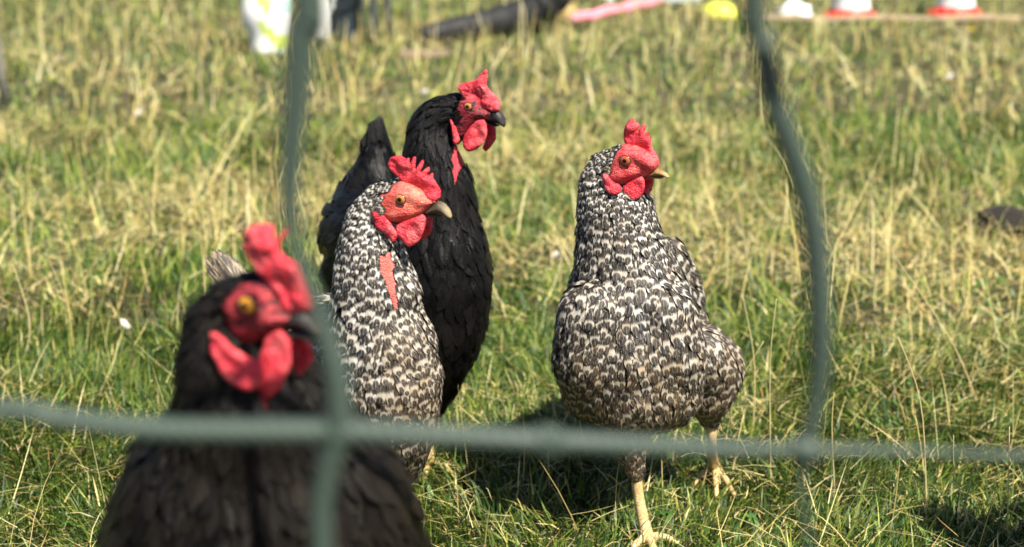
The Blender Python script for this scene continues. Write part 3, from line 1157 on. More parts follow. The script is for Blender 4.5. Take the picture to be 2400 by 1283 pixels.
# right-hand barred hen
YC = 1.45
baseC = Vector((0.165, 1.47, 0))
beakC = rC([(752, 466), (800, 455), (828, 432), (868, 443), (900, 462), (917, 487), (908, 498), (880, 489), (840, 484), (800, 486), (760, 484)])
specC = dict(
    Y=YC, base=baseC, label='barred hen standing alone at the right, its pale yellow legs showing',
    head=(1470, 385, YC - 0.012, 22),
    chains=[
        [(1462, 384, 0, 44, 0.75, 1), (1428, 412, 0.006, 60, 0.66, 1), (1424, 440, 0.005, 70, 0.68, 1), (1444, 505, 0, 93, 0.8, 1), (1452, 580, 0, 104, 0.85, 1),
         (1468, 660, 0, 128, 0.8, 1), (1472, 740, 0, 158, 0.85, 1), (1477, 820, 0, 174, 0.9, 1), (1482, 890, 0.01, 166, 1, 0.72), (1496, 925, 0.03, 150, 1, 0.52)],
        [(1390, 740, -0.035, 84, 0.8, 1), (1386, 840, -0.032, 92, 0.8, 1), (1400, 910, -0.015, 82, 0.8, 1)],
        [(1546, 740, -0.032, 84, 0.8, 1), (1560, 830, -0.03, 94, 0.8, 1), (1560, 910, -0.012, 86, 0.8, 1)],
        [(1482, 830, 0.02, 165), (1500, 800, 0.13, 165), (1520, 760, 0.21, 115), (1535, 720, 0.28, 60)],
        [(1572, 600, 0.05, 34, 1.2, 1.4), (1600, 700, 0.08, 46, 1.5, 1.5)],
        [(1620, 830, 0.05, 84), (1668, 862, 0.065, 76), (1655, 905, 0.07, 72), (1662, 960, 0.075, 30), (1668, 995, 0.08, 15)],
        [(1470, 990, -0.02, 52), (1482, 1060, -0.02, 33), (1490, 1112, -0.02, 17)],
    ],
    flow=[(1450, 345, 0, (-0.9, 0.1, -0.1), 8, 4.5, 0.2), (1395, 365, 0, (-0.7, 0.1, -0.8), 9, 5, 0.2), (1355, 440, 0, (0, 0, -1), 12, 5.5, 0.2),
          (1420, 450, -0.03, (0.1, 0, -1), 11, 5.5, 0.2), (1500, 475, -0.03, (0.2, 0, -1), 12, 6, 0.1), (1450, 540, -0.04, (0.05, -0.1, -1), 16, 7.5, 0.45),
          (1370, 600, -0.01, (-0.1, 0.1, -1), 18, 8, 0.2), (1530, 600, -0.03, (0.2, 0, -1), 19, 9, 0.3), (1450, 660, -0.05, (0, -0.2, -1), 21, 10.5, 0.35),
          (1390, 720, -0.05, (-0.1, -0.2, -1), 22, 10.5, 0.3), (1540, 700, -0.05, (0.1, -0.2, -1), 23, 11.5, 0.25), (1390, 850, -0.08, (-0.08, 0, -1), 19, 9.2, 0.7),
          (1550, 840, -0.08, (0.1, 0, -1), 20, 9.5, 0.75), (1400, 960, -0.05, (0, 0.5, -0.9), 22, 9, 0.85), (1550, 960, -0.05, (0.1, 0.5, -0.9), 22, 9.5, 0.8),
          (1310, 800, 0, (-0.1, 0.5, -1), 22, 10, 0.4), (1640, 760, 0, (0.15, 0.5, -1), 26, 11, 0.3), (1600, 650, 0.05, (0.1, 0.8, -0.7), 30, 14, 0.5),
          (1500, 640, 0.15, (0, 1, -0.1), 38, 16, 0.4), (1700, 850, 0.04, (0.15, 0.2, -1), 22, 10.5, 0.75), (1690, 930, 0.06, (0, 0.2, -1), 20, 9, 0.8),
          (1480, 1060, -0.03, (0, 0, -1), 15, 7, 0.9), (1500, 850, 0.2, (0, 0.8, -0.6), 36, 15, 0.6)],
    hackle_z=P(1450, 650, YC).z, white=0.28, fw=1.02, fl=0.92, tries=36000,
    face=rC([(632, 268), (580, 298), (540, 345), (512, 400), (500, 455), (505, 505), (560, 552), (612, 548), (680, 512), (740, 492), (790, 474), (832, 440), (852, 405),
             (838, 365), (800, 330), (740, 296), (690, 272)]),
    face_T=0.0132, face_D=0.0125, face_bumps=[rC([(628, 382)])[0] + (0.0085, 0.0012), rC([(640, 325)])[0] + (0.006, 0.0016), rC([(705, 395)])[0] + (0.007, -0.003), rC([(610, 470)])[0] + (0.007, 0.0015), rC([(760, 440)])[0] + (0.008, -0.003)] + [rC([(600 + 20 * i, 520 - 7 * i)])[0] + (0.0022, -0.0024) for i in range(9)],
    comb=rC([(640, 285), (622, 255), (615, 200), (633, 150), (655, 116), (680, 108), (694, 135), (714, 132), (724, 150), (712, 190), (736, 152), (758, 140), (763, 170),
             (752, 208), (770, 193), (786, 197), (778, 228), (797, 225), (801, 262), (806, 300), (838, 345), (851, 385), (842, 412), (812, 402), (770, 372), (720, 330), (680, 305)]),
    wattle=rC([(618, 565), (640, 535), (690, 508), (735, 488), (752, 515), (754, 560), (740, 600), (715, 626), (685, 636), (650, 620), (628, 598)]),
    wattle_far=rC([(745, 495), (790, 478), (813, 500), (808, 545), (795, 580), (770, 610), (740, 613), (730, 560)]),
    lobe=rC([(485, 472), (480, 510), (495, 555), (525, 590), (560, 603), (592, 592), (604, 560), (585, 535), (560, 528), (530, 498), (508, 474)]), lobe_w=0.0125,
    beak=beakC, beak_low=rC([(768, 478), (820, 482), (880, 488), (868, 500), (820, 500), (775, 492)]), nostril=rC([(812, 447)])[0],
    ear=rC([(528, 440)])[0] + (9, 0.8),
    eye=rC([(628, 381)])[0] + (13.8, 5.4),
    m_body=M['under_barred'], m_feather=M['barred'], m_face=M['face_c'], m_comb=M['comb'], m_lid=M['lid_c'], m_iris=M['iris_c'],
    m_beak=mat_beak('horn_yellow_beak', (0.22, 0.13, 0.05), (0.55, 0.43, 0.20), P(1538, 405, YC).x - baseC.x, P(1580, 405, YC).x - baseC.x),
    m_tail=M['streaked'],
    wing=[(P(1585 + 6 * i, 590 + 22 * i, YC + 0.03 + 0.012 * i), P(1622 + 4 * i, 720 + 14 * i, YC + 0.15 + 0.01 * i), 0.022, (1, -0.35, 0.2), 0.6) for i in range(6)]
    + [(P(1352 - 6 * i, 610 + 24 * i, YC + 0.05 + 0.01 * i), P(1330, 740 + 14 * i, YC + 0.17), 0.022, (-1, -0.3, 0.2), 0.6) for i in range(4)],
    tail=[(P(1530, 735, YC + 0.26), P(1500 + 16 * i, 655 + 8 * abs(i - 2), YC + 0.36), 0.022, (0.2 * (i - 2), -1, 0.5), 0.6) for i in range(5)],
    legs=[([P(1489, 1095, 1.43), P(1497, 1165, 1.43), G(1517, 1262, 0.010)], 0.0078,
           [(G(1470, 1305, 0.004), 0.9), (G(1540, 1320, 0.004), 0.95), (G(1600, 1280, 0.004), 0.9), (G(1500, 1225, 0.004), 0.7)]),
          ([P(1668, 970, 1.53), P(1668, 1040, 1.53), G(1673, 1098, 0.012)], 0.0075,
           [(G(1680, 1168, 0.004), 0.9), (G(1722, 1162, 0.004), 0.9), (G(1622, 1140, 0.004), 0.85), (G(1660, 1065, 0.004), 0.7)])],
)
hen_c = make_hen(specC)

# barred hen in the middle
YB = 1.27
baseB = Vector((-0.13, 1.36, 0))
specB = dict(
    Y=YB, base=baseB, label='barred hen with pale red face standing in front of the black hen',
    head=(945, 480, YB - 0.012, 20),
    chains=[
        [(935, 462, 0, 42, 0.8, 1), (895, 478, 0.004, 50, 0.75, 1), (862, 525, 0.004, 54, 0.85, 1), (868, 600, 0, 80, 0.85, 1), (880, 680, 0, 100, 0.9, 1), (880, 745, 0, 108, 0.9, 1),
         (895, 820, 0, 130, 0.9, 1), (900, 890, 0, 139, 0.9, 1), (914, 980, 0.01, 114, 0.95, 1), (936, 1055, 0.02, 66, 1, 1), (945, 1100, 0.03, 36, 1, 1)],
        [(948, 690, -0.01, 38, 1, 1.2)],
        [(880, 850, 0.03, 130), (800, 840, 0.09, 140), (690, 800, 0.18, 110), (610, 740, 0.25, 70), (575, 700, 0.28, 44)],
        [(830, 1000, 0.09, 80), (820, 1090, 0.09, 40), (815, 1160, 0.09, 24)],
        [(740, 980, 0.14, 70), (740, 1060, 0.14, 38), (742, 1130, 0.14, 24)],
    ],
    flow=[(925, 428, 0, (-0.9, 0.1, -0.2), 7, 4, 0.3), (850, 480, 0, (-0.6, 0.1, -0.9), 9, 4.5, 0.1), (815, 560, 0, (-0.2, 0, -1), 12, 5.5, 0.1),
          (880, 560, -0.03, (0.1, 0, -1), 11, 5, 0.1), (850, 640, -0.04, (0, 0, -1), 14, 6.5, 0.15), (970, 680, -0.02, (0.1, 0, -1), 16, 7, 0.35),
          (850, 740, -0.06, (-0.05, 0, -1), 21, 11.5, 0.05), (800, 760, -0.02, (-0.2, 0.1, -1), 20, 10, 0.05), (860, 850, -0.08, (-0.05, 0, -1), 23, 12.5, 0.1),
          (950, 780, -0.05, (0.2, 0, -1), 16, 7.5, 0.75), (980, 880, -0.06, (0.1, 0, -1), 15, 7.0, 0.85), (870, 940, -0.07, (0, 0.1, -1), 20, 9.5, 0.4), (960, 980, -0.04, (0, 0.3, -1), 16, 7.5, 0.85),
          (945, 1080, 0, (0, 0.3, -1), 17, 8, 0.8), (780, 800, 0.09, (-0.7, 0.6, -0.4), 32, 15, 0.2), (650, 760, 0.2, (-0.7, 0.6, -0.1), 38, 16, 0.3)],
    hackle_z=P(880, 690, YB).z, white=0.48, fw=1.02, fl=0.95, tries=36000,
    bare=[[(890, 602), (920, 594), (927, 640), (933, 680), (940, 722), (922, 722), (906, 665), (894, 640)]], shrink=4,
    face=rB([(548, 750), (490, 772), (436, 808), (398, 862), (378, 922), (395, 962), (430, 985), (480, 988), (540, 992), (600, 977), (660, 948), (695, 925), (735, 885),
             (748, 866), (705, 840), (650, 795), (600, 762)]),
    face_T=0.0132, face_D=0.0125, face_bumps=[rB([(535, 857)])[0] + (0.0085, 0.0012), rB([(560, 810)])[0] + (0.006, 0.0016), rB([(615, 870)])[0] + (0.007, -0.003), rB([(520, 940)])[0] + (0.007, 0.0015), rB([(680, 900)])[0] + (0.008, -0.003)] + [rB([(530 + 20 * i, 978 - 5 * i)])[0] + (0.0022, -0.0024) for i in range(9)],
    comb=rB([(560, 765), (535, 742), (508, 712), (475, 682), (462, 650), (476, 620), (505, 608), (545, 607), (574, 622), (590, 612), (600, 652), (612, 613), (628, 617),
             (630, 684), (650, 645), (669, 626), (673, 650), (660, 700), (690, 674), (706, 671), (705, 697), (692, 722), (726, 704), (727, 732), (746, 760), (766, 810), (767, 850),
             (742, 870), (700, 850), (650, 818), (605, 785)]),
    wattle=rB([(523, 1010), (560, 988), (620, 966), (665, 948), (682, 975), (676, 1030), (651, 1090), (610, 1120), (573, 1110), (543, 1075), (526, 1040)]),
    wattle_far=rB([(660, 958), (700, 943), (721, 975), (719, 1030), (695, 1070), (660, 1096), (640, 1060)]),
    lobe=rB([(378, 922), (379, 960), (398, 1010), (440, 1048), (488, 1093), (511, 1091), (521, 1050), (500, 1012), (470, 980), (430, 942), (398, 922)]), lobe_w=0.0125,
    beak=rB([(676, 930), (735, 882), (762, 866), (797, 884), (827, 924), (837, 968), (815, 961), (780, 945), (740, 941), (690, 946)]),
    beak_low=rB([(660, 940), (720, 942), (785, 950), (762, 962), (705, 960)]), nostril=rB([(722, 873)])[0], beak_T=0.007,
    ear=rB([(432, 912)])[0] + (10, 0.4),
    eye=rB([(538, 857)])[0] + (13.5, 6.0),
    m_body=M['under_barred'], m_feather=M['barred'], m_face=M['face_b'], m_comb=M['comb'], m_lid=M['lid_c'], m_iris=M['iris_b'],
    m_beak=mat_beak('dark_horn_beak', (0.07, 0.05, 0.03), (0.46, 0.37, 0.22), P(1030, 495, YB).x - baseB.x, P(1082, 495, YB).x - baseB.x),
    m_tail=M['streaked'],
    tail=[(P(585 + i * 6, 715, YB + 0.27), P(500 + i * 13, 583 + abs(i - 0.5) * 16, YB + 0.30 + 0.01 * (i % 1.2)), 0.024, (0.2, -1, 0.2), 1.0) for i in np.arange(-1, 3.6, 0.6)],
    legs=[([P(815, 1140, YB + 0.09), P(815, 1200, YB + 0.09), Vector((P(815, 1200, YB + 0.09).x, YB + 0.08, 0.01))], 0.0075,
           [(Vector((P(815, 1200, YB + 0.09).x + 0.6 * dx, YB + dy, 0.004)), 0.9) for dx, dy in ((0.0, 0.02), (0.04, 0.03), (-0.04, 0.04), (0.0, 0.12))]),
          ([P(742, 1110, YB + 0.14), P(742, 1170, YB + 0.14), Vector((P(742, 1170, YB + 0.14).x, YB + 0.13, 0.01))], 0.0075,
           [(Vector((P(742, 1170, YB + 0.14).x + dx, YB + dy, 0.004)), 0.9) for dx, dy in ((0.0, 0.07), (0.04, 0.08), (-0.04, 0.09), (0.0, 0.17))])],
)
hen_b = make_hen(specB)

# black hen behind it
YD = 1.60
baseD = Vector((-0.12, 1.68, 0))
specD = dict(
    Y=YD, base=baseD, label='glossy black hen with upright black tail, standing behind the barred hens',
    head=(1095, 255, YD - 0.01, 22),
    chains=[
        [(1075, 262, 0, 44, 0.7, 1), (1028, 280, 0.003, 52, 0.66, 1), (1005, 310, 0.003, 52, 0.75, 1), (1012, 370, 0, 68, 0.85, 1), (1028, 440, 0, 82, 0.9, 1), (1030, 520, 0, 93, 0.95, 1), (1037, 590, 0, 108, 1, 1),
         (1040, 660, 0, 117, 1, 1), (1035, 740, 0.005, 112, 1, 1), (1024, 810, 0.01, 94, 1, 1), (1010, 880, 0.03, 72, 1, 1), (1003, 940, 0.05, 44, 1, 1)],
        [(1000, 640, 0.018, 120), (900, 570, 0.08, 130), (860, 545, 0.11, 112), (872, 470, 0.14, 80), (880, 410, 0.15, 48), (886, 370, 0.155, 34)],
        [(860, 640, 0.10, 108)],
        [(960, 880, 0.08, 60), (950, 960, 0.08, 34)],
    ],
    flow=[(1070, 225, 0, (-0.9, 0.1, 0.1), 10, 5, 0.1), (985, 270, 0, (-0.6, 0.1, -0.9), 16, 6.5, 0.1), (955, 350, 0, (-0.1, 0, -1), 22, 8, 0.1), (1020, 340, -0.03, (0, 0, -1), 18, 7, 0.1),
          (1000, 430, -0.04, (-0.1, 0, -1), 26, 10, 0.2), (1080, 430, -0.03, (0.15, 0, -1), 22, 9, 0.5), (1040, 540, -0.06, (0, 0, -1), 28, 14, 0.25), (1100, 640, -0.06, (0.05, 0, -1), 30, 15, 0.35),
          (1010, 700, -0.07, (-0.1, 0, -1), 30, 15, 0.3), (1040, 840, -0.04, (-0.1, 0.2, -1), 30, 14, 0.1), (900, 560, 0.0, (-0.9, 0.3, -0.2), 40, 18, 0.05), (800, 560, 0.08, (-0.5, 0.5, -0.6), 40, 18, 0.05),
          (850, 450, 0.12, (-0.4, 0.3, 0.7), 40, 16, 0.05), (890, 400, 0.13, (0, 0.1, 1), 40, 16, 0.05)],
    hackle_z=P(1020, 470, YD).z, density=0.42,
    bare=[rB([(815, 540), (860, 535), (890, 535), (930, 560), (910, 650), (876, 700), (856, 770), (830, 755), (834, 670), (824, 600)])], lift=0.07, shrink=1,
    face=rB([(940, 262), (895, 275), (868, 310), (858, 350), (845, 395), (836, 450), (846, 520), (880, 532), (925, 492), (965, 442), (1012, 405), (1060, 392), (1078, 350),
             (1045, 325), (1012, 300), (985, 270)]),
    face_T=0.0132, face_D=0.0125, face_bumps=[rB([(930, 322)])[0] + (0.0105, 0.002)],
    comb=rB([(915, 285), (880, 232), (875, 208), (890, 188), (932, 180), (980, 162), (1006, 124), (1030, 106), (1046, 110), (1044, 150), (1036, 196), (1070, 240), (1100, 280),
             (1119, 312), (1112, 348), (1070, 352), (1030, 345), (1008, 325), (985, 305), (950, 295)]), comb_T=0.0052, comb_w=0.002,
    wattle=rB([(908, 512), (922, 472), (950, 432), (985, 405), (1018, 398), (1039, 450), (1041, 490), (1020, 530), (985, 561), (945, 573), (914, 550)]),
    wattle_far=rB([(1030, 450), (1045, 412), (1074, 412), (1090, 465), (1086, 510), (1060, 550), (1025, 580), (1008, 560), (1030, 510)]),
    lobe=rB([(828, 395), (838, 450), (846, 520), (866, 537), (886, 512), (872, 470), (852, 420)]), lobe_w=0.012,
    beak=rB([(1000, 386), (1055, 374), (1074, 344), (1110, 343), (1136, 373), (1148, 420), (1139, 441), (1110, 424), (1060, 410), (1012, 402)]),
    beak_low=rB([(1010, 398), (1060, 408), (1115, 430), (1088, 438), (1045, 422)]), nostril=rB([(1078, 360)])[0], beak_T=0.0075,
    ear=rB([(875, 375)])[0] + (12, 0.0),
    eye=rB([(930, 320)])[0] + (10.5, 4.4),
    m_body=M['under_black'], m_feather=M['black'], m_face=M['face_d'], m_comb=M['comb'], m_lid=M['lid_d'], m_iris=M['iris_b'],
    m_beak=mat_beak('black_beak', (0.010, 0.009, 0.010), (0.035, 0.030, 0.028), P(1150, 290, YD).x - baseD.x, P(1185, 290, YD).x - baseD.x),
    wing=[(P(935 - 4 * i, 470 + 20 * i, YD + 0.012 - 0.003 * i), P(785 - 5 * i, 520 + 24 * i, YD + 0.065), 0.026, (-0.25, -1, 0.15), 0.1) for i in range(7)],
    tail=[(P(868 + i * 6, 470, YD + 0.14), P(874 + i * 6, 254 + abs(i - 1.5) * 20, YD + 0.17 + 0.006 * (i % 2)), 0.026, (0.15 + 0.1 * i, -1, 0.1), 0.05) for i in range(-1, 6)],
    legs=[([P(950, 930, YD + 0.08), P(950, 990, YD + 0.08), Vector((P(950, 990, YD + 0.08).x, YD + 0.07, 0.01))], 0.0085,
           [(Vector((P(950, 990, YD + 0.08).x + dx, YD + dy, 0.004)), 0.9) for dx, dy in ((0.0, 0.0), (0.04, 0.02), (-0.04, 0.03), (0.0, 0.11))]),
          ([P(1003, 940, YD + 0.05), P(1003, 1000, YD + 0.04), Vector((P(1003, 1000, YD + 0.04).x, YD + 0.03, 0.01))], 0.0085,
           [(Vector((P(1003, 1000, YD + 0.04).x + dx, YD + dy, 0.004)), 0.9) for dx, dy in ((0.0, -0.03), (0.04, -0.02), (-0.04, -0.01), (0.0, 0.08))])],
)
hen_d = make_hen(specD)

# dark hen close to the net
YA = 0.80
baseA = Vector((-0.16, 0.88, 0))
SA = 0.26


def lowA(x, y, z, r):
    """a body node given in world metres, back as (px, py, dY, rpx)"""
    p = Vector((x, y, z))
    a, b = to_px(p)
    return (a, b, y - YA, r / mpp(p))


specA = dict(
    Y=YA, base=baseA, label='dark brown-black hen with red comb standing closest, right behind the net',
    head=(620, 720, YA - 0.015, 24), voxel=0.005,
    chains=[
        [(600, 715, 0, 84, 0.75, 1), (560, 760, 0.002, 112, 0.62, 1), (545, 800, 0.002, 126, 0.64, 1), (562, 870, 0, 148, 0.75, 1), (582, 960, 0.003, 168, 0.85, 1), (606, 1050, 0.012, 222, 0.75, 1), (614, 1130, 0.02, 272, 0.75, 1),
         (615, 1220, 0.03, 345, 0.75, 1), (612, 1320, 0.04, 372, 0.8, 1)],
        [lowA(-0.155, 0.86, 0.30, 0.095), lowA(-0.155, 0.87, 0.24, 0.10), lowA(-0.17, 0.96, 0.25, 0.09), lowA(-0.19, 1.04, 0.30, 0.06), lowA(-0.20, 1.08, 0.34, 0.035)],
        [(862, 1090, 0.03, 52), (920, 1220, 0.05, 62)],
        [(340, 1210, 0.05, 70), (300, 1290, 0.06, 62)],
        [lowA(-0.115, 0.87, 0.17, 0.035), lowA(-0.115, 0.87, 0.11, 0.016)],
        [lowA(-0.205, 0.87, 0.17, 0.035), lowA(-0.205, 0.87, 0.11, 0.016)],
    ],
    flow=[(580, 630, 0, (-0.9, 0.1, 0.1), 9, 5, 0.2), (450, 740, 0, (-0.5, 0.1, -0.9), 14, 6, 0.15), (420, 900, 0, (0, 0, -1), 22, 8, 0.1), (540, 880, -0.03, (0.1, 0, -1), 20, 8, 0.2),
          (480, 980, -0.03, (-0.1, 0, -1), 26, 11, 0.6), (720, 960, -0.03, (0.2, 0, -1), 22, 10, 0.2), (620, 1060, -0.05, (0, 0, -1), 28, 13, 0.3), (450, 1150, -0.04, (-0.1, 0, -1), 32, 15, 0.25), (800, 1150, -0.04, (0.1, 0.1, -1), 32, 15, 0.6),
          (620, 1250, -0.06, (0, 0, -1), 32, 16, 0.3), (930, 1150, 0.03, (0.2, 0.3, -1), 38, 17, 0.5), (300, 1250, 0.03, (-0.2, 0.3, -1), 38, 17, 0.4), (620, 1300, 0.15, (0, 0.9, -0.4), 42, 18, 0.3)],
    hackle_z=P(580, 1000, YA).z, density=0.42, lift=0.13, shrink=9, eye_out=0.0028, grow=1.08, bristle_in=0.005, bristle=0.7, fl=0.85, fw=0.8, tries=30000,
    bare=[rA([(630, 690), (660, 680), (700, 705), (712, 770), (685, 800), (650, 785)])],
    face=rA([(600, 292), (555, 312), (522, 348), (540, 405), (556, 455), (588, 503), (640, 524), (692, 492), (742, 470), (775, 442), (795, 410), (760, 385), (725, 340), (690, 305), (645, 290)]),
    face_T=0.0132, face_D=0.0125, face_bumps=[rA([(615, 370)])[0] + (0.0105, 0.002)],
    comb=rA([(655, 262), (630, 225), (607, 188), (588, 150), (590, 110), (620, 80), (660, 71), (692, 80), (706, 112), (716, 134), (734, 95), (752, 86), (742, 122), (728, 152), (732, 180),
             (766, 200), (797, 232), (822, 290), (846, 350), (850, 392), (822, 408), (776, 404), (745, 372), (722, 332), (695, 295)]), comb_T=0.0045,
    wattle=rA([(678, 505), (735, 476), (766, 520), (770, 600), (745, 670), (702, 708), (672, 680), (658, 600)]),
    wattle_far=rA([(760, 520), (830, 498), (843, 540), (839, 590), (800, 642), (765, 662), (750, 610)]),
    lobe=rA([(466, 492), (500, 484), (548, 528), (606, 566), (656, 590), (670, 635), (650, 675), (600, 682), (550, 656), (510, 608), (480, 545)]), lobe_w=0.018,
    beak=rA([(735, 458), (768, 402), (815, 388), (852, 420), (882, 472), (878, 494), (840, 472), (790, 466)]),
    beak_low=rA([(745, 462), (810, 470), (862, 497), (880, 512), (848, 514), (798, 492)]), nostril=rA([(800, 410)])[0], beak_T=0.0075,
    eye=rA([(616, 370)])[0] + (24.0, 9.5),
    m_body=M['under_black'], m_feather=M['brownblack'], m_face=M['face_a'], m_comb=M['comb'], m_lid=M['lid_d'], m_iris=M['iris_a'],
    m_beak=mat_beak('dark_grey_beak', (0.022, 0.019, 0.019), (0.20, 0.13, 0.07), P(738, 770, YA).x - baseA.x, P(800, 770, YA).x - baseA.x),
    tail=[(Vector((-0.205, 1.08, 0.34)), Vector((-0.225 + 0.012 * i, 1.16, 0.40 - 0.006 * abs(i))), 0.026, (0.3 * i, -0.5, 1), 0.2) for i in range(-2, 3)],
    legs=[([Vector((x, 0.87, 0.13)), Vector((x, 0.875, 0.07)), Vector((x, 0.865, 0.010))], 0.0085,
           [(Vector((x + dx, 0.865 + dy, 0.004)), 0.9) for dx, dy in ((0.0, -0.06), (0.04, -0.045), (-0.04, -0.045), (0.0, 0.04))]) for x in (-0.115, -0.205)],
)
hen_a = make_hen(specA)

# copy of the right-hand hen, added out of view to cast a shadow
shadow_hen = copy_tree(hen_c)
shadow_hen.location = (0.72, 1.22, 0)
shadow_hen.rotation_euler = (0, 0, -0.6)
tag(shadow_hen, 'barred hen beyond the right edge, its shadow on the grass at bottom right', 'hen', 'hens standing in the grass')

# ------------------------------------------------------------------ the net
net_mat = N('green_net_cord')
nco = net_mat.obj()
wv = net_mat.node('ShaderNodeTexWave', bands_direction='DIAGONAL')
net_mat.put(wv.inputs['Vector'], nco)
wv.inputs['Scale'].default_value = 130
wv.inputs['Distortion'].default_value = 1.5
nf = net_mat.noise(nco, 25, 4)
net_mat.set(Base_Color=net_mat.mix(net_mat.m('ADD', net_mat.m('MULTIPLY', wv.outputs[1], 0.5), net_mat.m('MULTIPLY', nf, 0.5)), (0.028, 0.048, 0.039), (0.052, 0.076, 0.060)),
            Roughness=0.55, Normal=net_mat.bump(wv.outputs[1], 0.0002))
YN = 0.44
net = empty('netting_fence', Vector((0, YN, 0)))
tag(net, 'blurred green cord netting fence close in front of the hens', 'netting')
vl = [(722, -60), (708, 60), (690, 280), (678, 450), (690, 570), (742, 720), (785, 860), (795, 1010), (765, 1120), (755, 1340)]
vr = [(1765, -60), (1785, 90), (1815, 240), (1872, 400), (1910, 560), (1922, 760), (1915, 930), (1888, 1060), (1878, 1150), (1895, 1340)]
hz = [(-60, 958), (150, 982), (400, 1008), (795, 1012), (1050, 1022), (1300, 1035), (1650, 1050), (1888, 1055), (2150, 1058), (2460, 1068)]
wl = [38, 37, 30, 24, 19, 21, 31, 34, 30, 28]
wr = [28, 29, 31, 33, 34, 31, 22, 18, 10, 10]
wh = [25, 26, 29, 30, 28, 26, 23, 17, 12, 12]


def PN(x, y):
    """the net drifts away towards its right-hand end"""
    return P(x, y, YN + 0.05 * max(0.0, (x - 1250) / 1150.0))


def strand(name, pts, rad, n=60):
    path = smooth_path([tuple(p) for p in pts], n)
    rr = np.interp(np.linspace(0, 1, n), np.linspace(0, 1, len(rad)), rad)
    V, F = tube_geo(path, list(rr), 10)
    return link(name, pymesh(name, V, F), net_mat.mat, net)


sN = mpp(P(1200, 641, YN))
DX = (P(1888, 1055, YN) - P(795, 1012, YN)).x
z_h = P(1300, 1035, YN).z
wob = random.Random(3)


def ext_v(px_pts, wpx):
    """a visible strand carried on down to the ground and up to the top cord"""
    pts = [PN(x, y) for x, y in px_pts]
    top, bot = pts[0], pts[-1]
    up = [Vector((top.x + wob.uniform(-0.01, 0.01), top.y, z)) for z in (1.06, 0.97, 0.88)if z > top.z + 0.04]
    dn = [Vector((bot.x + wob.uniform(-0.008, 0.008), bot.y, z)) for z in (0.34, 0.22, 0.12, 0.02) if z < bot.z - 0.04]
    return up + pts + dn, [sN * wpx[0]] * len(up) + [sN * w for w in wpx] + [sN * wpx[-1]] * len(dn)


strand('vertical_strand', *ext_v(vl, wl), 90)
strand('vertical_strand', *ext_v(vr, wr), 90)
hp = [PN(x, y) for x, y in hz]
hpe = [hp[0] + Vector((-k * DX * 0.5, 0, wob.uniform(-0.004, 0.004))) for k in (6, 4, 2)] + hp + [hp[-1] + Vector((k * DX * 0.5, 0, wob.uniform(-0.004, 0.004))) for k in (2, 4, 6)]
strand('horizontal_strand', hpe, [sN * 26] * 3 + [sN * w for w in wh] + [sN * 20] * 3, 100)
x_l, x_r = P(795, 1012, YN).x, P(1888, 1055, YN).x
for k in (-3, -2, -1, 1, 2, 3):
    x0 = x_l + k * DX if k < 0 else x_r + k * DX
    strand('vertical_strand', [Vector((x0 + wob.uniform(-0.012, 0.012), YN, z)) for z in np.linspace(0.02, 1.06, 9)], [sN * 27] * 9, 50)
for zz in [z_h + DX * j for j in range(-4, 4)]:
    if abs(zz - z_h) < 0.01 or zz < 0.0 or zz > 1.1: continue
    strand('horizontal_strand', [Vector((x, YN, zz + wob.uniform(-0.006, 0.006))) for x in np.linspace(-0.5, 0.55, 9)], [sN * 27] * 9, 60)


def knot(p, r):
    bm = bmesh.new()
    bmesh.ops.create_icosphere(bm, subdivisions=3, radius=1.0, matrix=Matrix.Translation(p) @ Matrix.Diagonal((r, r * 0.8, r * 1.05, 1)))
    for v in bm.verts:
        v.co += (v.co - p) * 0.25 * mnoise.noise(v.co * 260)
    me = bpy.data.meshes.new('knot'); bm.to_mesh(me); bm.free()
    link('knot', me, net_mat.mat, net)


knot(P(793, 1012, YN), sN * 46)
knot(PN(1885, 1056), sN * 41)
knot(PN(1285, 1034), sN * 40)

# ------------------------------------------------------------------ things on the far grass
MB = {
    'white': simple_mat('white_plastic', (0.72, 0.73, 0.72), 0.4, 0.1, 12, 0.002),
    'mint': simple_mat('pale_mint_print', (0.42, 0.62, 0.55), 0.4, 0.15, 10),
    'lime': simple_mat('lime_print', (0.50, 0.62, 0.12), 0.4, 0.1, 10),
    'blue': simple_mat('slate_blue_plastic', (0.030, 0.048, 0.066), 0.45, 0.3, 8),
    'black': simple_mat('black_rubber', (0.006, 0.006, 0.0065), 0.7, 0.3, 20, 0.002),
    'pink': simple_mat('pink_foam', (0.72, 0.23, 0.30), 0.7, 0.06, 20),
    'grey': simple_mat('grey_tube', (0.30, 0.33, 0.36), 0.5, 0.1, 20),
    'yellow': simple_mat('yellow_plastic', (0.66, 0.66, 0.07), 0.4, 0.05, 10),
    'red': simple_mat('red_plastic', (0.70, 0.035, 0.025), 0.4, 0.08, 15),
    'wood': simple_mat('pale_weathered_wood', (0.26, 0.19, 0.125), 0.8, 0.35, 25, 0.002),
    'tan': simple_mat('tan_wood', (0.46, 0.30, 0.11), 0.6, 0.2, 25),
    'soil': simple_mat('dark_soil', (0.012, 0.009, 0.006), 0.95, 0.5, 60, 0.01),
    'post': simple_mat('weathered_grey_stake', (0.16, 0.16, 0.13), 0.7, 0.2, 20),
    'stake': simple_mat('dark_grey_stake', (0.05, 0.06, 0.06), 0.5, 0.2, 20),
    'petal': simple_mat('yellow_petal', (0.80, 0.55, 0.01), 0.5, 0.1, 200),
    'stem': simple_mat('green_stem', (0.07, 0.12, 0.03), 0.6, 0.2, 100),
    'down': simple_mat('white_down_feather', (0.50, 0.45, 0.42), 0.7, 0.08, 200),
}

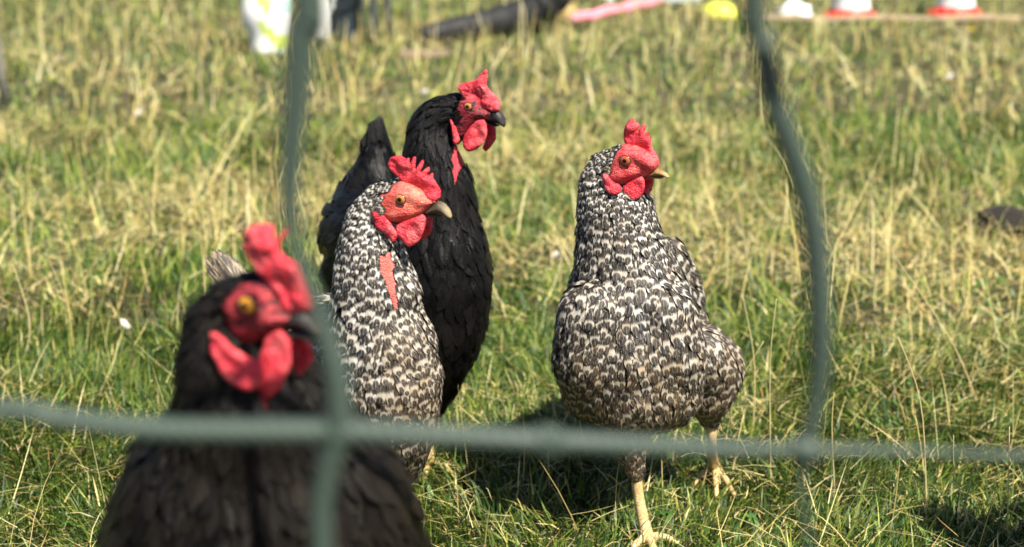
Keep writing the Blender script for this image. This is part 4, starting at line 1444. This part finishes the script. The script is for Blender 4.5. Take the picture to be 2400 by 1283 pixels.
# plastic sack, white with green print
def sack(px0, px1, pyb, height, label):
    c = G((px0 + px1) / 2, pyb)
    wd = (px1 - px0) * mpp(c) * 0.5
    root = empty('plastic_sack', c)
    tag(root, label, 'sack')
    nz, nu = 22, 36
    V, F = [], []
    for i in range(nz):
        t = i / (nz - 1)
        a, b = wd * (0.80 + 0.28 * math.sin(t * math.pi * 0.8)), wd * (0.62 * (1 - t * 0.75))
        for k in range(nu):
            an = 2 * math.pi * k / nu
            x = math.copysign(abs(math.cos(an)) ** 0.75, math.cos(an)) * a
            y = math.copysign(abs(math.sin(an)) ** 0.75, math.sin(an)) * b
            q = Vector((x + 0.03 * t - 0.05 * t, y, t * height))
            q += Vector((1, 1, 0)) * 0.018 * mnoise.noise(q * 9 + Vector((3, 1, 2)))
            V.append(c + q)
    for i in range(nz - 1):
        for k in range(nu):
            p, r = i * nu + k, i * nu + (k + 1) % nu
            F.append((p, r, r + nu, p + nu))
    F.append(tuple(range(nu))[::-1]); F.append(tuple((nz - 1) * nu + k for k in range(nu)))
    me = pymesh('bag', V, F)
    o = link('bag', me, [MB['white'], MB['mint'], MB['lime']], root)
    for p in me.polygons:
        z = p.center.z / height
        x = p.center.x / wd
        w_ = z + 0.10 * math.sin(x * 2.2)
        if 0.40 < w_ < 0.50: p.material_index = 1
        elif 0.28 < w_ < 0.38 and x < 0.2 or 0.13 < w_ < 0.22 and x > -0.25: p.material_index = 2
        elif w_ > 0.92: p.material_index = 1
    return root


sack(572, 700, 128, 0.55, 'white plastic sack with mint and lime green print, far left behind the net')

# white jug
c = G(748, 97)
jr = 27 * mpp(c)
jug = empty('plastic_jug', c); tag(jug, 'white plastic jug standing between the printed sack and the slate blue tub', 'jug')
prof = [(0.001, 0), (jr * 0.8, 0), (jr, 0.02), (jr * 1.02, 0.16), (jr * 0.85, 0.22), (jr * 0.4, 0.26), (jr * 0.36, 0.29)]
V, F = lathe(prof, 28, c)
link('bottle_body', pymesh('bottle_body', V, F), MB['white'], jug)
V, F = lathe([(jr * 0.42, 0.285), (jr * 0.42, 0.315), (0.001, 0.316)], 20, c)
link('cap', pymesh('cap', V, F), MB['blue'], jug)
V, F = tube_geo(smooth_path([c + Vector((jr * 0.4, 0, 0.255)), c + Vector((jr * 1.3, 0, 0.24)), c + Vector((jr * 1.3, 0, 0.15)), c + Vector((jr * 0.95, 0, 0.11))], 14), [0.009] * 14, 8)
link('handle', pymesh('handle', V, F), MB['white'], jug)

# slate blue tub
c = G(812, 92)
tr = 46 * mpp(c)
tub = empty('plastic_tub', c); tag(tub, 'slate blue plastic tub on the far grass left of the two thin stakes', 'tub')
prof = [(0.001, 0.004), (tr * 0.84, 0), (tr * 0.87, 0.012), (tr, 0.30), (tr * 1.07, 0.305), (tr * 1.07, 0.325), (tr * 0.96, 0.325), (tr * 0.82, 0.03), (0.001, 0.028)]
V, F = lathe(prof, 40, c)
link('tub_wall', pymesh('tub_wall', V, F), MB['blue'], tub)
V, F = tube_geo(smooth_path([c + Vector((-tr * 1.06, 0, 0.31)), c + Vector((-tr * 0.9, -0.08, 0.20)), c + Vector((0, -tr * 1.12, 0.14)), c + Vector((tr * 0.9, -0.08, 0.20)), c + Vector((tr * 1.06, 0, 0.31))], 24), [0.005] * 24, 8)
link('handle', pymesh('handle', V, F), MB['black'], tub)


def stake(px, py, h, r, label, lean=0.0, mat='stake'):
    c = G(px, py)
    root = empty('fence_stake', c); tag(root, label, 'stake', 'thin stakes in the far grass')
    V, F = tube_geo([c + Vector((lean * t, 0, t * h - 0.02)) for t in np.linspace(0, 1, 8)], [r] * 7 + [r * 0.8], 10)
    link('shaft', pymesh('shaft', V, F), MB[mat], root)
    V, F = lathe([(r * 1.0, -0.001), (r * 1.7, 0.004), (r * 1.7, 0.03), (r * 0.6, 0.045), (0.001, 0.045)], 14, c + Vector((lean, 0, h - 0.02)))
    link('cap', pymesh('cap', V, F), MB['black'], root)


stake(877, 104, 0.9, 0.016, 'thin dark stake standing just right of the slate blue tub')
stake(908, 98, 0.9, 0.015, 'thin dark stake standing right of its twin, farther from the blue tub', 0.01)
stake(14, 245, 0.9, 0.011, 'thin grey stake at the far left edge of the photo', -0.03, 'post')

# black tube lying in the grass, one end rising
pts = [G(985, 104) + Vector((0, 0, 0.03)), G(1060, 98) + Vector((0, 0, 0.045)), G(1150, 90) + Vector((0, 0, 0.06)), G(1225, 80) + Vector((0, 0, 0.075))]
e = pts[-1]
pts += [e + Vector((0.10, 0.02, 0.055)), e + Vector((0.15, 0.03, 0.13)), e + Vector((0.21, 0.03, 0.19)), e + Vector((0.30, 0.03, 0.20)), e + Vector((0.36, 0.03, 0.12))]
path = smooth_path(pts, 60)
rad = [0.036 + 0.044 * min(1, i / 26) + 0.004 * math.sin(i * 1.6) for i in range(60)]
V, F = tube_geo(path, rad, 16)
o = link('ribbed_hose', pymesh('ribbed_hose', V, F), MB['black'])
tag(o, 'black ribbed hose lying in the far grass, its right end arching up', 'hose')

# tan ball-ended stub beside it
c = G(1325, 52)
V, F = lathe([(0.001, 0), (0.03, 0.004), (0.045, 0.03), (0.042, 0.06), (0.028, 0.078), (0.001, 0.084)], 24, c)
o = link('wooden_ball', pymesh('wooden_ball', V, F), MB['tan'])
tag(o, 'round tan wooden ball lying at the near end of the pink foam tube', 'ball')

# pink foam tube + grey tube
def lying(name, a, b, r, mat, label, cat, lift0=0.0, lift1=0.0):
    pa, pb = G(*a) + Vector((0, 0, r + lift0)), G(*b) + Vector((0, 0, r + lift1))
    d = (pb - pa)
    n = 30
    path = [pa + d * (i / (n - 1)) + Vector((0, 0, 0.004 * math.sin(i * 0.7))) for i in range(n)]
    V, F = tube_geo(path, [r * (0.75 if i in (0, n - 1) else 1 + 0.02 * math.sin(i * 2.3)) for i in range(n)], 18)
    o = link(name, pymesh(name, V, F), mat)
    tag(o, label, cat)
    return o


lying('foam_tube', (1337, 62), (1545, 24), 0.026, MB['pink'], 'pink foam tube lying slanted on the far grass', 'foam tube', 0.0, 0.02)
lying('grey_tube', (1552, 22), (1640, 8), 0.016, MB['grey'], 'thin grey tube continuing from the right end of the pink foam tube', 'tube', 0.02, 0.0)
lying('wooden_pole', (1770, 56), (2520, 54), 0.020, MB['wood'], 'pale wooden pole lying on the grass below the two cones', 'pole', -0.004, -0.004)

# yellow bowl, upside down
c = G(1690, 46)
yr = 45 * mpp(c)
V, F = lathe([(yr * 1.0, 0.0), (yr * 1.02, 0.012), (yr * 0.97, 0.03), (yr * 0.85, 0.048), (yr * 0.55, 0.060), (yr * 0.5, 0.066), (yr * 0.45, 0.062), (0.001, 0.061)], 40, c + Vector((0, yr * 0.6, 0.004)))
o = link('upturned_bowl', pymesh('upturned_bowl', V, F), MB['yellow'])
tag(o, 'bright yellow upturned bowl on the far grass left of the right net strand', 'bowl')

# crumpled white bag
def crumple(name, px, py, rx, ry, rz, mat, label, cat, seed):
    c = G(px, py)
    bm = bmesh.new()
    bmesh.ops.create_icosphere(bm, subdivisions=4, radius=1.0)
    for v in bm.verts:
        k = 1 + 0.34 * mnoise.noise(v.co * 1.9 + Vector((seed, 0, 0))) + 0.12 * mnoise.noise(v.co * 6 + Vector((seed, 2, 0)))
        v.co = Vector((v.co.x * rx * k, v.co.y * ry * k, max(v.co.z, -0.75) * rz * k + rz * 0.72)) + c
    me = bpy.data.meshes.new(name); bm.to_mesh(me); bm.free()
    o = link(name, me, mat)
    tag(o, label, cat)
    return o


k = mpp(G(1860, 40))
crumple('crumpled_bag', 1860, 52, 37 * k, 30 * k, 26 * k, MB['white'], 'crumpled white plastic bag on the far grass left of the cones', 'bag', 4)
crumple('hollow_standin', 2375, 548, 0.085, 0.07, 0.030, MB['soil'], 'low dark mound standing in for a dark soil hollow at the right edge of the grass', 'soil hollow', 9)  # raised lump, coloured near-black to stand in for a hollow
crumple('crumpled_paper', 1430, 10, 0.022, 0.02, 0.02, MB['white'], 'small crumpled white paper behind the pink foam tube', 'paper', 14)


# cones
def cone(px, py, label):
    c = G(px, py)
    s = mpp(c)
    R = 66 * s
    root = empty('marker_cone', c); tag(root, label, 'cone', 'red and white marker cones')
    V, F = lathe([(R * 0.55, 0.0), (R, 0.0), (R * 1.0, 0.018), (R * 0.92, 0.030), (R * 0.72, 0.036), (R * 0.70, 0.05)], 40, c)
    link('base', pymesh('base', V, F), MB['red'], root)
    r0, r1, hh = R * 0.70, R * 0.16, 0.42
    zs = [0.04, 0.18, 0.30, 0.42]
    for i, m_ in enumerate(('white', 'red', 'white')):
        f = lambda z: r0 + (r1 - r0) * (z - 0.04) / (hh - 0.04)
        prof = [(f(zs[i]) + 0.0015 * (i % 2), zs[i]), (f((zs[i] + zs[i + 1]) / 2) + 0.0015 * (i % 2), (zs[i] + zs[i + 1]) / 2), (f(zs[i + 1]) + 0.0015 * (i % 2), zs[i + 1])]
        if i == 2: prof += [(r1 * 0.7, hh + 0.008), (r1 * 0.6, hh - 0.02)]
        V, F = lathe(prof, 40, c)
        link('band', pymesh('band', V, F), MB[m_], root)


cone(1992, 46, 'white marker cone with red base, nearer to the right net strand')
cone(2236, 40, 'white marker cone with red base, nearer to the right edge')

# pale board in the grass
a, b = G(935, 146), G(1052, 146)
bm = bmesh.new()
bmesh.ops.create_cube(bm, size=1.0, matrix=Matrix.Translation((a + b) / 2 + Vector((0, 0, 0.03))) @ Matrix.Rotation(0.06, 4, 'Z') @ Matrix.Diagonal(((b - a).length, 0.05, 0.022, 1)))
bmesh.ops.bevel(bm, geom=bm.edges[:], offset=0.003, segments=2, affect='EDGES')
me = bpy.data.meshes.new('board'); bm.to_mesh(me); bm.free()
tag(link('board', me, MB['wood'], smooth=False), 'short pale wooden board half sunk in the grass above the black hen', 'board')

# dropped white feathers
def down(px, py, size, label, seed):
    c = G(px, py) + Vector((0, 0, 0.035))
    fs = FeatherSet()
    r = random.Random(seed)
    d = Vector((r.uniform(-1, 1), r.uniform(-0.4, 0.4), r.uniform(0.2, 0.9))).normalized()
    n = Vector((r.uniform(-0.3, 0.3), -1, 0.5)); n = (n - d * n.dot(d)).normalized()
    b = n.cross(d)
    path = [c + d * (size * (i / (ROWS - 1) - 0.5)) + n * 0.12 * size * math.sin(i / (ROWS - 1) * math.pi) for i in range(ROWS)]
    fs.add(path, [n] * ROWS, [b] * ROWS, size, size * 0.5, (0, 0, 0, 1), rnd=r)
    o = fs.build('fallen_feather', MB['down'], None)
    tag(o, label, 'feather', 'white feathers dropped in the grass')


for i, (x, y, s, lb) in enumerate([(326, 293, 0.026, 'small white feather in the grass left of the left net strand, upper left'),
                                   (297, 808, 0.020, 'white downy feather in the grass left of the closest hen'),
                                   (995, 241, 0.026, 'white feather in the grass touching the back of the black hen head'),
                                   (2222, 204, 0.028, 'white feather in the grass below the right cone'),
                                   (1300, 640, 0.018, 'white feather between the black hen and the right hen')]):
    down(x, y, s, lb, i + 20)


# yellow flowers
def flower(px, py, r, label):
    tip = P(px, py, G(px, py).y - 0.25)
    g = Vector((tip.x, tip.y, ground_z(np.array([tip.x]), np.array([tip.y]))[0]))
    root = empty('yellow_flower', g); tag(root, label, 'flower', 'yellow flowers in the far grass')
    V, F = tube_geo(smooth_path([g, (g + tip) / 2 + Vector((0.006, 0, 0)), tip], 8), [0.0018] * 8, 6)
    link('stem', pymesh('stem', V, F), MB['stem'], root)
    V, F = [], []
    for k in range(14):
        an = 2 * math.pi * k / 14
        d = Vector((math.cos(an), math.sin(an) * 0.9, 0.45)).normalized(); s = Vector((-math.sin(an), math.cos(an), 0))
        o = len(V)
        V += [tip - s * r * 0.12, tip + s * r * 0.12, tip + d * r * 0.7 + s * r * 0.24, tip + d * r, tip + d * r * 0.7 - s * r * 0.24]
        F.append((o, o + 1, o + 2, o + 3, o + 4))
    link('petals', pymesh('petals', V, F), MB['petal'], root)


flower(2278, 72, 0.020, 'single bright yellow flower in the grass below the right cone')
flower(2218, 96, 0.012, 'small yellow flower just left of the brighter yellow one')
